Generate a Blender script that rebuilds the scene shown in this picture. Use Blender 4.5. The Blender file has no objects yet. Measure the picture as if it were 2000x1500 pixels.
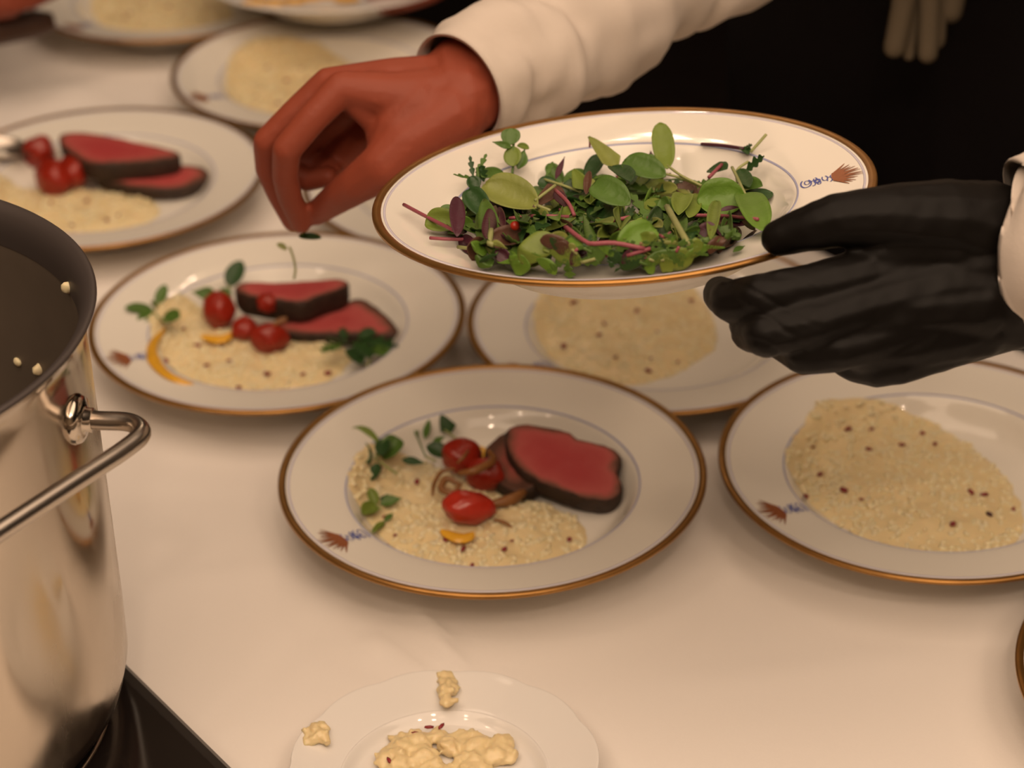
import bpy, bmesh, math, random
from mathutils import Vector, Matrix, noise, Quaternion
R = math.radians
sc = bpy.context.scene
COL = sc.collection
rnd = random.Random(7)

# ---------------------------------------------------------------- camera
FPX, PITCH, ROLL, CZ = 4391.9, R(30.4225), R(-1.5556), 1.618
_f = Vector((0, math.cos(PITCH), -math.sin(PITCH)))
_r = Vector((1, 0, 0)); _u = _r.cross(_f)
RIGHT = _r * math.cos(ROLL) + _u * math.sin(ROLL)
UP = -_r * math.sin(ROLL) + _u * math.cos(ROLL)
EYE = Vector((0, 0, CZ))
cd = bpy.data.cameras.new('camera'); cam = bpy.data.objects.new('camera', cd); COL.objects.link(cam)
cam.matrix_world = Matrix(((RIGHT.x, UP.x, -_f.x, 0), (RIGHT.y, UP.y, -_f.y, 0), (RIGHT.z, UP.z, -_f.z, CZ), (0, 0, 0, 1)))
cd.sensor_width = 36; cd.lens = FPX / 2000 * 36; cd.clip_start = .05; cd.clip_end = 50
cd.dof.use_dof = True; cd.dof.focus_distance = 1.27; cd.dof.aperture_fstop = 5.8
sc.camera = cam
# ---------------------------------------------------------------- world, lights, exposure
sc.view_settings.view_transform = 'Standard'; sc.view_settings.look = 'None'
sc.view_settings.exposure = -0.05; sc.view_settings.gamma = 1.0
w = bpy.data.worlds.new('room_dusk'); sc.world = w; w.use_nodes = True
bg = w.node_tree.nodes['Background']; bg.inputs[0].default_value = (1, .74, .52, 1); bg.inputs[1].default_value = .22
WARM = (1.0, .735, .53)
def area(name, loc, target, size, power, col=WARM):
    l = bpy.data.lights.new(name, 'AREA'); l.shape = 'DISK'; l.size = size; l.energy = power; l.color = col
    o = bpy.data.objects.new(name, l); COL.objects.link(o); o.location = loc
    o.rotation_euler = (Vector(target) - Vector(loc)).to_track_quat('-Z', 'Y').to_euler()
    return o
area('ceiling_bounce_fill', (.15, .15, 2.96), (.15, .15, 0), 3.6, 84)  # added wide soft fill, stands in for light bounced off the ceiling
for x, y, e in ((-.95, -.55, 2.2), (.0, -1.05, 7), (.95, -.75, 4), (.3, -.5, 4), (-1.35, .55, 2)):
    area('ceiling_downlight', (x, y, 2.93), (.05, 1.25, .8), .14, e)
for i, (x, z) in enumerate(((-.20, 2.82), (-.10, 2.88), (.0, 2.87), (-.08, 2.78), (-.02, 2.72), (-.12, 2.70))):
    l = bpy.data.lights.new('chandelier_bulb', 'POINT'); l.energy = 1.3; l.color = (1, .76, .54); l.shadow_soft_size = .012
    o = bpy.data.objects.new('chandelier_bulb', l); COL.objects.link(o); o.location = (x, 3.7 + .05 * i, z)

# ---------------------------------------------------------------- helpers
def ray(px, py):
    return RIGHT * ((px - 1000) / FPX) - UP * ((py - 750) / FPX) + _f
def at_d(px, py, d): return EYE + ray(px, py) * d          # point at a given depth along the view axis
def at_z(px, py, z):
    r = ray(px, py); return EYE + r * ((z - CZ) / r.z)
def at_plane(px, py, p, n):
    r = ray(px, py); return EYE + r * ((p - EYE).dot(n) / r.dot(n))

def tag(o, label=None, cat=None, group=None, kind=None):
    if label: o['label'] = label
    if cat: o['category'] = cat
    if group: o['group'] = group
    if kind: o['kind'] = kind
    return o
def empty(name, loc, label=None, cat=None, group=None, rot=None):
    o = bpy.data.objects.new(name, None); COL.objects.link(o); o.location = loc; o.empty_display_size = .02
    if rot is not None: o.rotation_mode = 'QUATERNION'; o.rotation_quaternion = rot
    return tag(o, label, cat, group)
def mk(name, vf, mats, parent=None, smooth=True, origin=None, fm=None):
    v, f = vf
    if origin is not None:
        v = [Vector(p) - origin for p in v]
    me = bpy.data.meshes.new(name); me.from_pydata([tuple(p) for p in v], [], f)
    if not isinstance(mats, (list, tuple)): mats = [mats]
    for m in mats: me.materials.append(m)
    if fm:
        for p, i in zip(me.polygons, fm): p.material_index = i
    me.update()
    if smooth: me.polygons.foreach_set('use_smooth', [True] * len(me.polygons))
    o = bpy.data.objects.new(name, me); COL.objects.link(o)
    if parent: o.parent = parent
    elif origin is not None: o.location = origin
    return o
def merge(*parts):
    V, F = [], []
    for v, f in parts:
        b = len(V); V += list(v); F += [tuple(i + b for i in q) for q in f]
    return V, F
def revolve(prof, seg=96, wob=None):
    V, F = [], []; n = len(prof)
    for k in range(seg):
        a = 2 * math.pi * k / seg; c, s = math.cos(a), math.sin(a)
        for r, z in prof:
            if wob: r, z = wob(r, z, a)
            V.append((r * c, r * s, z))
    for k in range(seg):
        k2 = (k + 1) % seg
        for i in range(n - 1):
            q = (k * n + i, k2 * n + i, k2 * n + i + 1, k * n + i + 1); F.append(q)
    return V, F
def catmull(pts, m=4, closed=False):
    out = []; n = len(pts); pts = [Vector(p) for p in pts]
    for i in range(n if closed else n - 1):
        p1, p2 = pts[i], pts[(i + 1) % n]
        p0 = pts[i - 1] if (closed or i > 0) else p1 * 2 - p2
        p3 = pts[(i + 2) % n] if (closed or i + 2 < n) else p2 * 2 - p1
        for k in range(m):
            t = k / m
            out.append(.5 * ((2 * p1) + (p2 - p0) * t + (2 * p0 - 5 * p1 + 4 * p2 - p3) * t * t + (3 * p1 - p0 - 3 * p2 + p3) * t ** 3))
    if not closed: out.append(pts[-1])
    return out
def tube(pts, rad, seg=8, cap=True):
    pts = [Vector(p) for p in pts]; n = len(pts); V, F = [], []
    if not isinstance(rad, (list, tuple)): rad = [rad] * n
    prev = None
    for i, p in enumerate(pts):
        t = (pts[min(i + 1, n - 1)] - pts[max(i - 1, 0)])
        t = t.normalized() if t.length > 1e-9 else Vector((0, 0, 1))
        if prev is None:
            a = t.orthogonal().normalized()
        else:
            a = prev - t * prev.dot(t); a = a.normalized() if a.length > 1e-6 else t.orthogonal().normalized()
        prev = a; b = t.cross(a)
        for k in range(seg):
            q = 2 * math.pi * k / seg
            V.append(p + (a * math.cos(q) + b * math.sin(q)) * rad[i])
    for i in range(n - 1):
        for k in range(seg):
            k2 = (k + 1) % seg
            F.append((i * seg + k, i * seg + k2, (i + 1) * seg + k2, (i + 1) * seg + k))
    if cap: F.append(tuple(range(seg))[::-1]); F.append(tuple((n - 1) * seg + k for k in range(seg)))
    return V, F
def box(cx, cy, cz, sx, sy, sz, rz=0):
    V = []
    for z in (-1, 1):
        for x, y in ((-1, -1), (1, -1), (1, 1), (-1, 1)):
            X, Y = x * sx / 2, y * sy / 2
            V.append((cx + X * math.cos(rz) - Y * math.sin(rz), cy + X * math.sin(rz) + Y * math.cos(rz), cz + z * sz / 2))
    return V, [(3, 2, 1, 0), (4, 5, 6, 7), (0, 1, 5, 4), (1, 2, 6, 5), (2, 3, 7, 6), (3, 0, 4, 7)]
def ico(sub=2):
    b = bmesh.new(); bmesh.ops.create_icosphere(b, subdivisions=sub, radius=1)
    b.verts.index_update()
    r = [v.co.copy() for v in b.verts], [tuple(v.index for v in f.verts) for f in b.faces]; b.free(); return r
ICO1, ICO2, ICO3 = ico(1), ico(2), ico(3)
def ellipsoid(c, rad, rot=None, src=ICO2, wob=0, seed=0):
    m = rot.to_matrix() if rot is not None else Matrix.Identity(3)
    V = []
    for p in src[0]:
        k = 1 + wob * noise.noise(p * 1.7 + Vector((seed * 3.1, seed, 0)))
        V.append(m @ Vector((p.x * rad[0] * k, p.y * rad[1] * k, p.z * rad[2] * k)) + c)
    return V, list(src[1])

def body_mesh(name, chains, voxel, mats, smooth_it=4, parent=None, origin=None, extra=None, disp=None):
    """one continuous skin grown over a skeleton of tapering limbs"""
    bm = bmesh.new()
    def blob(p0, r0, p1, r1):
        vs = [bm.verts.new(p0 + q * r0) for q in ICO2[0]] + [bm.verts.new(p1 + q * r1) for q in ICO2[0]]
        g = bmesh.ops.convex_hull(bm, input=vs, use_existing_faces=False)
        junk = [e for e in g['geom_interior'] + g['geom_unused'] if isinstance(e, bmesh.types.BMVert)]
        if junk: bmesh.ops.delete(bm, geom=list(set(junk)), context='VERTS')
    for ch in chains:
        for (p0, r0), (p1, r1) in zip(ch, ch[1:]): blob(Vector(p0), r0, Vector(p1), r1)
    for c, rad, rot in extra or []:
        V, F = ellipsoid(Vector(c), rad, rot, ICO3)
        vs = [bm.verts.new(p) for p in V]
        for f in F: bm.faces.new([vs[i] for i in f])
    me = bpy.data.meshes.new(name); bm.to_mesh(me); bm.free()
    o = bpy.data.objects.new(name, me); COL.objects.link(o)
    m = o.modifiers.new('r', 'REMESH'); m.mode = 'VOXEL'; m.voxel_size = voxel
    s = o.modifiers.new('s', 'SMOOTH'); s.factor = .5; s.iterations = smooth_it
    dg = bpy.context.evaluated_depsgraph_get(); dg.update()
    me2 = bpy.data.meshes.new_from_object(o.evaluated_get(dg)); o.modifiers.clear(); o.data = me2
    bpy.data.meshes.remove(me)
    me2.name = name
    if disp:
        nn = [v.normal.copy() for v in me2.vertices]
        for v, q in zip(me2.vertices, nn): v.co = v.co + q * disp(v.co, q)
    if origin is not None:
        for v in me2.vertices: v.co = v.co - origin
    for mt in (mats if isinstance(mats, (list, tuple)) else [mats]): me2.materials.append(mt)
    me2.polygons.foreach_set('use_smooth', [True] * len(me2.polygons)); me2.update()
    if parent: o.parent = parent
    return o

# ---------------------------------------------------------------- materials
def mat(name, col, rough=.5, metal=0, bump=0, bscale=100, vary=0, vscale=30, spec=.5, sss=0, trans=0, coat=0, detail=3):
    m = bpy.data.materials.new(name); m.use_nodes = True; nt = m.node_tree; b = nt.nodes['Principled BSDF']
    b.inputs['Base Color'].default_value = (*col, 1); b.inputs['Roughness'].default_value = rough; b.inputs['Metallic'].default_value = metal
    b.inputs['Specular IOR Level'].default_value = spec
    if coat: b.inputs['Coat Weight'].default_value = coat; b.inputs['Coat Roughness'].default_value = .1
    if sss:
        b.inputs['Subsurface Weight'].default_value = sss; b.inputs['Subsurface Radius'].default_value = (.006, .003, .0015); b.inputs['Subsurface Scale'].default_value = 1
    tc = nt.nodes.new('ShaderNodeTexCoord')
    if vary:
        n = nt.nodes.new('ShaderNodeTexNoise'); n.inputs['Scale'].default_value = vscale; n.inputs['Detail'].default_value = detail
        nt.links.new(tc.outputs['Object'], n.inputs['Vector'])
        mx = nt.nodes.new('ShaderNodeMix'); mx.data_type = 'RGBA'
        mx.inputs[6].default_value = (*[max(0, c * (1 - vary)) for c in col], 1); mx.inputs[7].default_value = (*[min(1, c * (1 + vary)) for c in col], 1)
        nt.links.new(n.outputs['Fac'], mx.inputs[0]); nt.links.new(mx.outputs[2], b.inputs['Base Color'])
    if bump:
        n = nt.nodes.new('ShaderNodeTexNoise'); n.inputs['Scale'].default_value = bscale; n.inputs['Detail'].default_value = detail
        nt.links.new(tc.outputs['Object'], n.inputs['Vector'])
        bp = nt.nodes.new('ShaderNodeBump'); bp.inputs['Strength'].default_value = bump; bp.inputs['Distance'].default_value = .002
        nt.links.new(n.outputs['Fac'], bp.inputs['Height']); nt.links.new(bp.outputs['Normal'], b.inputs['Normal'])
    if trans:
        t = nt.nodes.new('ShaderNodeBsdfTranslucent'); t.inputs[0].default_value = (*col, 1)
        ms = nt.nodes.new('ShaderNodeMixShader'); ms.inputs[0].default_value = trans
        out = nt.nodes['Material Output']
        nt.links.new(b.outputs[0], ms.inputs[1]); nt.links.new(t.outputs[0], ms.inputs[2]); nt.links.new(ms.outputs[0], out.inputs[0])
    return m
PORC = mat('porcelain', (.78, .745, .67), .06, spec=.5)
PORCW = mat('white_porcelain', (.75, .73, .70), .06, spec=.5)
GOLD = mat('gold_band', (.40, .205, .06), .34, .85, vary=.25, vscale=60)
BLUE = mat('blue_line', (.33, .35, .52), .3)
PALEBLUE = mat('pale_blue_line', (.58, .56, .66), .3)
CREST = mat('brown_enamel', (.26, .085, .03), .4, vary=.3, vscale=600)
COBALT = mat('cobalt_enamel', (.06, .09, .36), .35)
CLOTH = mat('white_linen', (.80, .755, .71), .9, bump=.12, bscale=900, spec=.1)
RICE = mat('creamy_rice', (.74, .60, .34), .34, vary=.10, vscale=150, sss=.25)
RICEW = mat('rice_grain', (.80, .68, .43), .34, vary=.08, vscale=200, sss=.25)
SPECK = mat('red_onion_bit', (.23, .018, .025), .45, vary=.3, vscale=300)
SPECKD = mat('dark_onion_bit', (.06, .012, .02), .45)
TOM = mat('tomato_skin', (.27, .016, .006), .3, vary=.35, vscale=90, sss=.1, bump=.25, bscale=160)
TOMB = mat('bright_tomato_skin', (.40, .028, .014), .24, vary=.3, vscale=110, sss=.1, bump=.25, bscale=160)
CRUST = mat('seared_crust', (.030, .0135, .0075), .6, vary=.8, vscale=170, bump=.9, bscale=260, detail=5)
ONION = mat('caramel_onion', (.30, .13, .04), .3, vary=.35, vscale=120, trans=.25)
OIL = mat('yellow_sauce', (.68, .36, .03), .2, vary=.15, vscale=100)
BROTH = mat('pale_broth', (.66, .50, .22), .15)
SKIN = mat('skin', (.255, .054, .027), .55, vary=.14, vscale=26, sss=.12, bump=.15, bscale=260, spec=.3)
NAIL = mat('finger_nail', (.62, .33, .23), .3)
GLOVE = mat('black_nitrile', (.0052, .0042, .0035), .5, bump=.14, bscale=90, spec=.14)
SHIRT = mat('white_shirt', (.60, .53, .465), .85, bump=.12, bscale=500, spec=.15)
APRON = mat('black_apron', (.0075, .006, .0065), .9, bump=.2, bscale=300, spec=.1)
TROU = mat('dark_trousers', (.011, .008, .009), .9, bump=.2, bscale=200, spec=.1)
HAIR = mat('dark_hair', (.03, .018, .012), .5, bump=.6, bscale=200)
SHOE = mat('black_leather', (.012, .01, .01), .35)
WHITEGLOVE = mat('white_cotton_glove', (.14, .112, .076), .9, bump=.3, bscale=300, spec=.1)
FLOORM = mat('dark_carpet', (.014, .010, .009), .95, vary=.3, vscale=12, spec=.05)
WALLM = mat('dark_wall', (.018, .012, .010), .9, vary=.15, vscale=3, spec=.1)
WALLW = mat('cream_wall', (.42, .34, .25), .9, vary=.08, vscale=3, spec=.1)
CEILM = mat('cream_ceiling', (.62, .55, .45), .9, spec=.1)
WOOD = mat('brown_wood', (.055, .022, .010), .45, vary=.4, vscale=25)
HOB = mat('black_glass', (.011, .008, .007), .12, spec=.6)
HOBEDGE = mat('black_enamel', (.016, .012, .010), .35)
STEEL2 = mat('brushed_steel', (.52, .46, .40), .28, 1)
def steel():
    m = bpy.data.materials.new('polished_steel'); m.use_nodes = True; nt = m.node_tree; b = nt.nodes['Principled BSDF']
    b.inputs['Base Color'].default_value = (.52, .455, .38, 1); b.inputs['Metallic'].default_value = 1
    tc = nt.nodes.new('ShaderNodeTexCoord'); mp = nt.nodes.new('ShaderNodeMapping'); mp.inputs['Scale'].default_value = (9, 9, 4)
    n = nt.nodes.new('ShaderNodeTexNoise'); n.inputs['Scale'].default_value = 2.2; n.inputs['Detail'].default_value = 5
    cr = nt.nodes.new('ShaderNodeValToRGB')
    cr.color_ramp.elements[0].position = .42; cr.color_ramp.elements[0].color = (.10, .10, .10, 1)
    cr.color_ramp.elements[1].position = .68; cr.color_ramp.elements[1].color = (.30, .30, .30, 1)
    nt.links.new(tc.outputs['Object'], mp.inputs[0]); nt.links.new(mp.outputs[0], n.inputs['Vector'])
    nt.links.new(n.outputs['Fac'], cr.inputs[0]); nt.links.new(cr.outputs[0], b.inputs['Roughness'])
    return m
STEEL = steel()
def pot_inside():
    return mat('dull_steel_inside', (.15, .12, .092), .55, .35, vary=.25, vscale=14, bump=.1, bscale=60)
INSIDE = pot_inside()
RIMM = mat('steel_rim', (.085, .07, .066), .5, .5)
def meat():
    m = bpy.data.materials.new('rare_beef'); m.use_nodes = True; nt = m.node_tree; b = nt.nodes['Principled BSDF']
    b.inputs['Roughness'].default_value = .5; b.inputs['Specular IOR Level'].default_value = .3
    at = nt.nodes.new('ShaderNodeAttribute'); at.attribute_name = 'doneness'
    tc = nt.nodes.new('ShaderNodeTexCoord'); n = nt.nodes.new('ShaderNodeTexNoise'); n.inputs['Scale'].default_value = 95; n.inputs['Detail'].default_value = 5
    nt.links.new(tc.outputs['Object'], n.inputs['Vector'])
    ma = nt.nodes.new('ShaderNodeMath'); ma.operation = 'MULTIPLY_ADD'; ma.inputs[1].default_value = .5; ma.inputs[2].default_value = -.25
    nt.links.new(n.outputs['Fac'], ma.inputs[0])
    ad = nt.nodes.new('ShaderNodeMath'); ad.operation = 'ADD'; nt.links.new(at.outputs['Fac'], ad.inputs[0]); nt.links.new(ma.outputs[0], ad.inputs[1])
    cr = nt.nodes.new('ShaderNodeValToRGB'); e = cr.color_ramp.elements
    e[0].position = 0; e[0].color = (.36, .042, .044, 1); e[1].position = 1; e[1].color = (.085, .036, .022, 1)
    x = e.new(.50); x.color = (.41, .080, .072, 1); x = e.new(.76); x.color = (.20, .066, .045, 1)
    nt.links.new(ad.outputs[0], cr.inputs[0]); nt.links.new(cr.outputs[0], b.inputs['Base Color'])
    bp = nt.nodes.new('ShaderNodeBump'); bp.inputs['Strength'].default_value = .35; bp.inputs['Distance'].default_value = .002
    nt.links.new(n.outputs['Fac'], bp.inputs['Height']); nt.links.new(bp.outputs['Normal'], b.inputs['Normal'])
    return m
BEEF = meat()
def leafm(name, c, tr=.3):
    m = mat(name, c, .42, vary=.22, vscale=70, trans=tr, bump=.3, bscale=220); return m
LEAF = {'light': leafm('light_green_leaf', (.205, .285, .045)), 'pale': leafm('pale_green_leaf', (.28, .32, .075)),
        'mid': leafm('green_leaf', (.105, .205, .035)), 'bright': leafm('bright_green_leaf', (.155, .30, .035)),
        'dark': leafm('dark_green_leaf', (.028, .078, .018), .2), 'purple': leafm('purple_leaf', (.075, .018, .032), .2),
        'brown': leafm('bronze_leaf', (.11, .050, .030), .2), 'stem': leafm('pale_stem', (.42, .45, .18), .35),
        'pink': leafm('pink_stem', (.40, .11, .14), .3)}

# ---------------------------------------------------------------- the setting
TZ = .75                                                     # table top
U = Vector((.594, -.804, 0)); Vv = Vector((.804, .594, 0))   # along / across the table
def uv(u, v, z): return U * u + Vv * v + Vector((0, 0, z))
def struct(name, vf, m): return tag(mk(name, vf, m, smooth=False), kind='structure')
X0, X1, Y0, Y1, CH = -3.2, 3.2, -2.2, 5.2, 3.0
struct('floor', box(0, 1.5, -.05, 6.6, 7.6, .1), FLOORM)
struct('ceiling', box(0, 1.5, CH + .05, 6.6, 7.6, .1), CEILM)
struct('wall_back', box(0, Y1 + .05, CH / 2, 6.6, .1, CH), WALLM)
struct('wall_front', box(0, Y0 - .05, CH / 2, 6.6, .1, CH), WALLW)
struct('wall_left', box(X0 - .05, 1.5, CH / 2, .1, 7.4, CH), WALLW)
struct('wall_right', box(X1 + .05, 1.5, CH / 2, .1, 7.4, CH), WALLM)

# ---------------------------------------------------------------- table and cloth
ULO, UHI, VLO, VHI = -2.75, -.28, .17, 1.215
RZ = math.atan2(U.y, U.x)
tb = empty('buffet_table', uv((ULO + UHI) / 2, (VLO + VHI) / 2, 0), 'long wooden service table under the white cloth', 'table')
tb.rotation_euler = (0, 0, RZ)
LX, LY = (UHI - ULO) - .03, (VHI - VLO) - .03
mk('tabletop', box(0, 0, .731, LX, LY, .03), WOOD, tb, smooth=False)
for sx in (-1, 1):
    for sy in (-1, 1):
        mk('leg', box(sx * (LX / 2 - .08), sy * (LY / 2 - .08), .358, .05, .05, .716), WOOD, tb, smooth=False)
def wrinkle(u, v):
    h = 0
    # ironed-in crease running diagonally in front of the nearest plate, and shallow waves
    for (px0, py0, px1, py1, a, wd) in CREASES:
        d = abs((u - px0) * (py1 - py0) - (v - py0) * (px1 - px0)) / math.hypot(px1 - px0, py1 - py0)
        t = ((u - px0) * (px1 - px0) + (v - py0) * (py1 - py0)) / ((px1 - px0) ** 2 + (py1 - py0) ** 2)
        e = max(0, min(1, min(t, 1 - t) * 5)) if -.001 < t < 1.001 else 0
        h += a * e * math.exp(-(d / wd) ** 2)
    h += .0006 * noise.noise(Vector((u * 9, v * 9, 0)))
    return h
def uvof(px, py):
    p = at_z(px, py, TZ); return p.dot(U), p.dot(Vv)
CREASES = [(*uvof(790, 1160), *uvof(900, 1320), .0075, .007), (*uvof(700, 1240), *uvof(850, 1330), .005, .009),
           (*uvof(330, 1130), *uvof(560, 1100), .0012, .01), (*uvof(1250, 1340), *uvof(1900, 1260), .0012, .016),
           (*uvof(60, 150), *uvof(330, 240), .003, .02), (*uvof(0, 240), *uvof(250, 130), .003, .02)]
V, F = [], []; NU, NV = 260, 120
for i in range(NU + 1):
    for j in range(NV + 1):
        u = ULO + (UHI - ULO) * i / NU; v = VLO + (VHI - VLO) * j / NV
        V.append(uv(u, v, TZ - .0015 + max(0, wrinkle(u, v))))
for i in range(NU):
    for j in range(NV):
        a = i * (NV + 1) + j; F.append((a, a + NV + 1, a + NV + 2, a + 1))
# hanging skirt with soft folds all around
per = [(i, 0) for i in range(NU)] + [(NU, j) for j in range(NV)] + [(NU - i, NV) for i in range(NU)] + [(0, NV - j) for j in range(NV)]
base = len(V); n = len(per); rows = 10
for k in range(1, rows + 1):
    for m_, (i, j) in enumerate(per):
        u = ULO + (UHI - ULO) * i / NU; v = VLO + (VHI - VLO) * j / NV
        nx = -1 if i == 0 else (1 if i == NU else 0); ny = -1 if j == 0 else (1 if j == NV else 0)
        s = k / rows; off = .004 + .012 * s * (1 + math.sin(m_ * .19 + 1.3 * math.sin(m_ * .043)))
        V.append(uv(u + nx * off, v + ny * off, TZ - .0015 - .42 * s))
for k in range(rows):
    for m_ in range(n):
        a0 = (per[m_][0] * (NV + 1) + per[m_][1]) if k == 0 else base + (k - 1) * n + m_
        q = per[(m_ + 1) % n]; a1 = (q[0] * (NV + 1) + q[1]) if k == 0 else base + (k - 1) * n + (m_ + 1) % n
        F.append((a0, base + k * n + m_, base + k * n + (m_ + 1) % n, a1))
tag(mk('tablecloth', (V, F), CLOTH), 'creased white linen cloth spread over the service table', 'tablecloth')

# ---------------------------------------------------------------- gold rimmed plates
TOP = [(0, .008), (.05, .0082), (.072, .009), (.083, .0118), (.090, .0175), (.0955, .0242), (.0995, .0280), (.106, .0300), (.122, .0328), (.141, .0360)]
TOPS = [(p.x, p.y) for p in [Vector((q.x, q.y)) for q in catmull([(a, b, 0) for a, b in TOP], 4)]]
def top_z(r):
    for (r0, z0), (r1, z1) in zip(TOPS, TOPS[1:]):
        if r0 <= r <= r1: return z0 + (z1 - z0) * (r - r0) / max(1e-9, r1 - r0)
    return TOPS[-1][1]
BOT = [(.1435, .0366), (.1450, .0362), (.1452, .0350), (.1440, .0338), (.122, .0300), (.104, .0268), (.098, .0228), (.092, .0150), (.085, .0070), (.0815, .0030), (.0808, .0000), (.0768, .0000), (.0755, .0035), (.05, .0040), (0, .0040)]
def on_rim(r, a, dz=.0004):
    return Vector((r * math.cos(a), r * math.sin(a), top_z(r) + dz))
def ribbon(pts, wd, ang, dz):
    """flat enamel ribbon following the rim; pts are (tangential, radial) metres"""
    V, F = [], []
    for i, (t, r) in enumerate(pts):
        a, b = pts[max(0, i - 1)], pts[min(len(pts) - 1, i + 1)]
        d = Vector((b[0] - a[0], b[1] - a[1])); d = d.normalized() if d.length else Vector((1, 0)); nx, ny = -d.y, d.x
        wi = wd if isinstance(wd, float) else wd[i]
        for s in (-1, 1):
            tt, rr = t + s * nx * wi / 2, r + s * ny * wi / 2
            V.append(on_rim(rr, ang + tt / rr, dz))
    for i in range(len(pts) - 1): F.append((2 * i, 2 * i + 1, 2 * i + 3, 2 * i + 2))
    return V, F
def crest_vf(ang):
    parts = []
    g = random.Random(3)
    for k in range(15):                                       # spiky crown fanning out towards the rim
        x = (k - 7) / 7; L = .0105 + .003 * math.cos(x * 1.2) + g.uniform(-.0016, .0016)
        b = (x * .0062, .1225); t = (x * .0165 + g.uniform(-.0012, .0012), .1235 + L * math.cos(x * .95))
        mid = ((b[0] + t[0]) / 2, (b[1] + t[1]) / 2)
        parts.append(ribbon([b, mid, t], [.0020, .0014, .0004], ang, .0004))
    for k in range(5):
        y = .1215 + k * .0014
        parts.append(ribbon([(-.0066 - .0003 * k, y + .0004), (0, y - .0006), (.0066 + .0003 * k, y + .0004)], .0017, ang, .00045))
    return merge(*parts)
def mono_vf(ang):
    P = []
    def arc(cx, cy, rx, ry, a0, a1, wd, n=14):
        P.append(ribbon([(1.9 * (cx + rx * math.cos(R(a0 + (a1 - a0) * i / n))), cy + ry * math.sin(R(a0 + (a1 - a0) * i / n))) for i in range(n + 1)], wd, ang, .0004))
    arc(0, .1055, .0033, .0030, 40, 330, .0008); arc(.0006, .1062, .0016, .0015, 0, 360, .0006)
    arc(-.0012, .1095, .0022, .0012, -60, 210, .0007)
    arc(0, .1120, .0014, .0014, 0, 360, .0014); arc(.0018, .1112, .0012, .0010, 0, 300, .0007); arc(-.0018, .1128, .0012, .0010, 60, 360, .0007)
    arc(.0008, .1165, .0020, .0016, 20, 320, .0007); arc(-.0010, .1190, .0020, .0014, -120, 180, .0007); arc(.0012, .1205, .0010, .0008, 0, 360, .0006)
    return merge(*P)
def plate(loc, label, crest=None, hs=1.0, quat=None, name='soup_plate', group='gold rimmed soup plates on the white cloth', tint=None):
    pr = empty(name, loc, label, 'plate', group, quat)
    sc_ = lambda pts: [(r, z * hs) for r, z in pts]
    mk('plate_body', revolve(sc_(TOPS + BOT), 128), PORC, pr)
    mk('gold_rim', revolve(sc_([(.1405, .0361), (.1425, .0371), (.1446, .0372), (.1457, .0363), (.1457, .0347), (.1440, .0335), (.142, .0333)]), 128), GOLD, pr)
    for r0, r1, m in ((.1378, .1392, PALEBLUE), (.0998, .1009, BLUE)):
        mk('blue_line', revolve(sc_([(r0, top_z(r0)), (r0, top_z(r0) + .0003), (r1, top_z(r1) + .0003), (r1, top_z(r1))]), 128), m, pr)
    if crest is not None:
        for nm, vf, m in (('brown_crest', crest_vf(crest), CREST), ('blue_monogram', mono_vf(crest), COBALT)):
            mk(nm, ([(a, b, c * hs) for a, b, c in vf[0]], vf[1]), m, pr, smooth=False)
    return pr
def ang_of(px, py, c):
    p = at_z(px, py, .784) - Vector(c); return math.atan2(p.y, p.x)
PL = {  # key: (x, y, height scale, crest pixel, label)
 'A': (-.015, 1.290, 1.16, (662, 1066), 'nearest gold-rimmed plate with pink beef slices, tomatoes and risotto'),
 'B': (-.180, 1.530, 1.0, (235, 701), 'gold-rimmed plate beside the pot with stacked beef slices and yellow sauce on risotto'),
 'C': (.112, 1.525, .80, (1015, 709), 'gold-rimmed risotto plate under the held salad plate, behind the nearest beef plate'),
 'D': (.286, 1.299, 1.0, (1500, 1003), 'gold-rimmed plate below the gloved hand holding only a big round of risotto'),
 'E': (-.357, 1.800, 1.0, None, 'gold-rimmed plate behind the pot with beef, tomatoes and a steel spoon'),
 'F': (-.175, 2.030, 1.0, (392, 190), 'gold-rimmed risotto plate partly hidden behind the bare hand and its white cuff'),
 'J': (-.032, 1.778, .93, None, 'gold-rimmed plate mostly hidden between the bare hand and the held salad plate'),
 'G': (-.350, 2.255, 1.0, (160, 47), 'gold-rimmed risotto plate at the top left corner of the table'),
 'K': (.440, 1.047, 1.0, None, 'plate cut off at the right edge of the picture, only its gold rim showing'),
}
plates = {}
for k, (x, y, hs, cp, lab) in PL.items():
    plates[k] = plate((x, y, TZ), lab, ang_of(*cp, (x, y, 0)) if cp else None, hs)

# the plate in the gloved hand
HC = Vector((.067, 1.178, 1.056)); HN = Vector((-.064, .104, 1)).normalized()
HQ = Vector((0, 0, 1)).rotation_difference(HN)
HB = HC - HN * .0362
_p = HQ.inverted() @ (at_plane(1622, 336, HC, HN) - HC)
plate(HB, 'gold-rimmed plate of green microgreens held in the air by the black glove', math.atan2(_p.y, _p.x), 1.0, HQ, group='gold rimmed soup plates in the air')
# white plate at the top, held by the second server
GH = Vector((-.1685, 2.205, .795))
gp = empty('white_plate', GH, 'white plate with a yellow sauce streak at the top edge of the picture', 'plate')
mk('plate_body', revolve(TOPS + BOT, 96), PORCW, gp)
sm = at_z(590, 2, GH.z + .031) - GH
mk('sauce_streak', merge(*[ellipsoid(sm + Vector((.045 * t, .006 * math.sin(3 * t) - .012 * t * t, .001 + .004 * abs(t))), (.014, .007, .0022), None, ICO2) for t in (-1, -.6, -.2, .2, .6, 1)]), OIL, gp)

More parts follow.
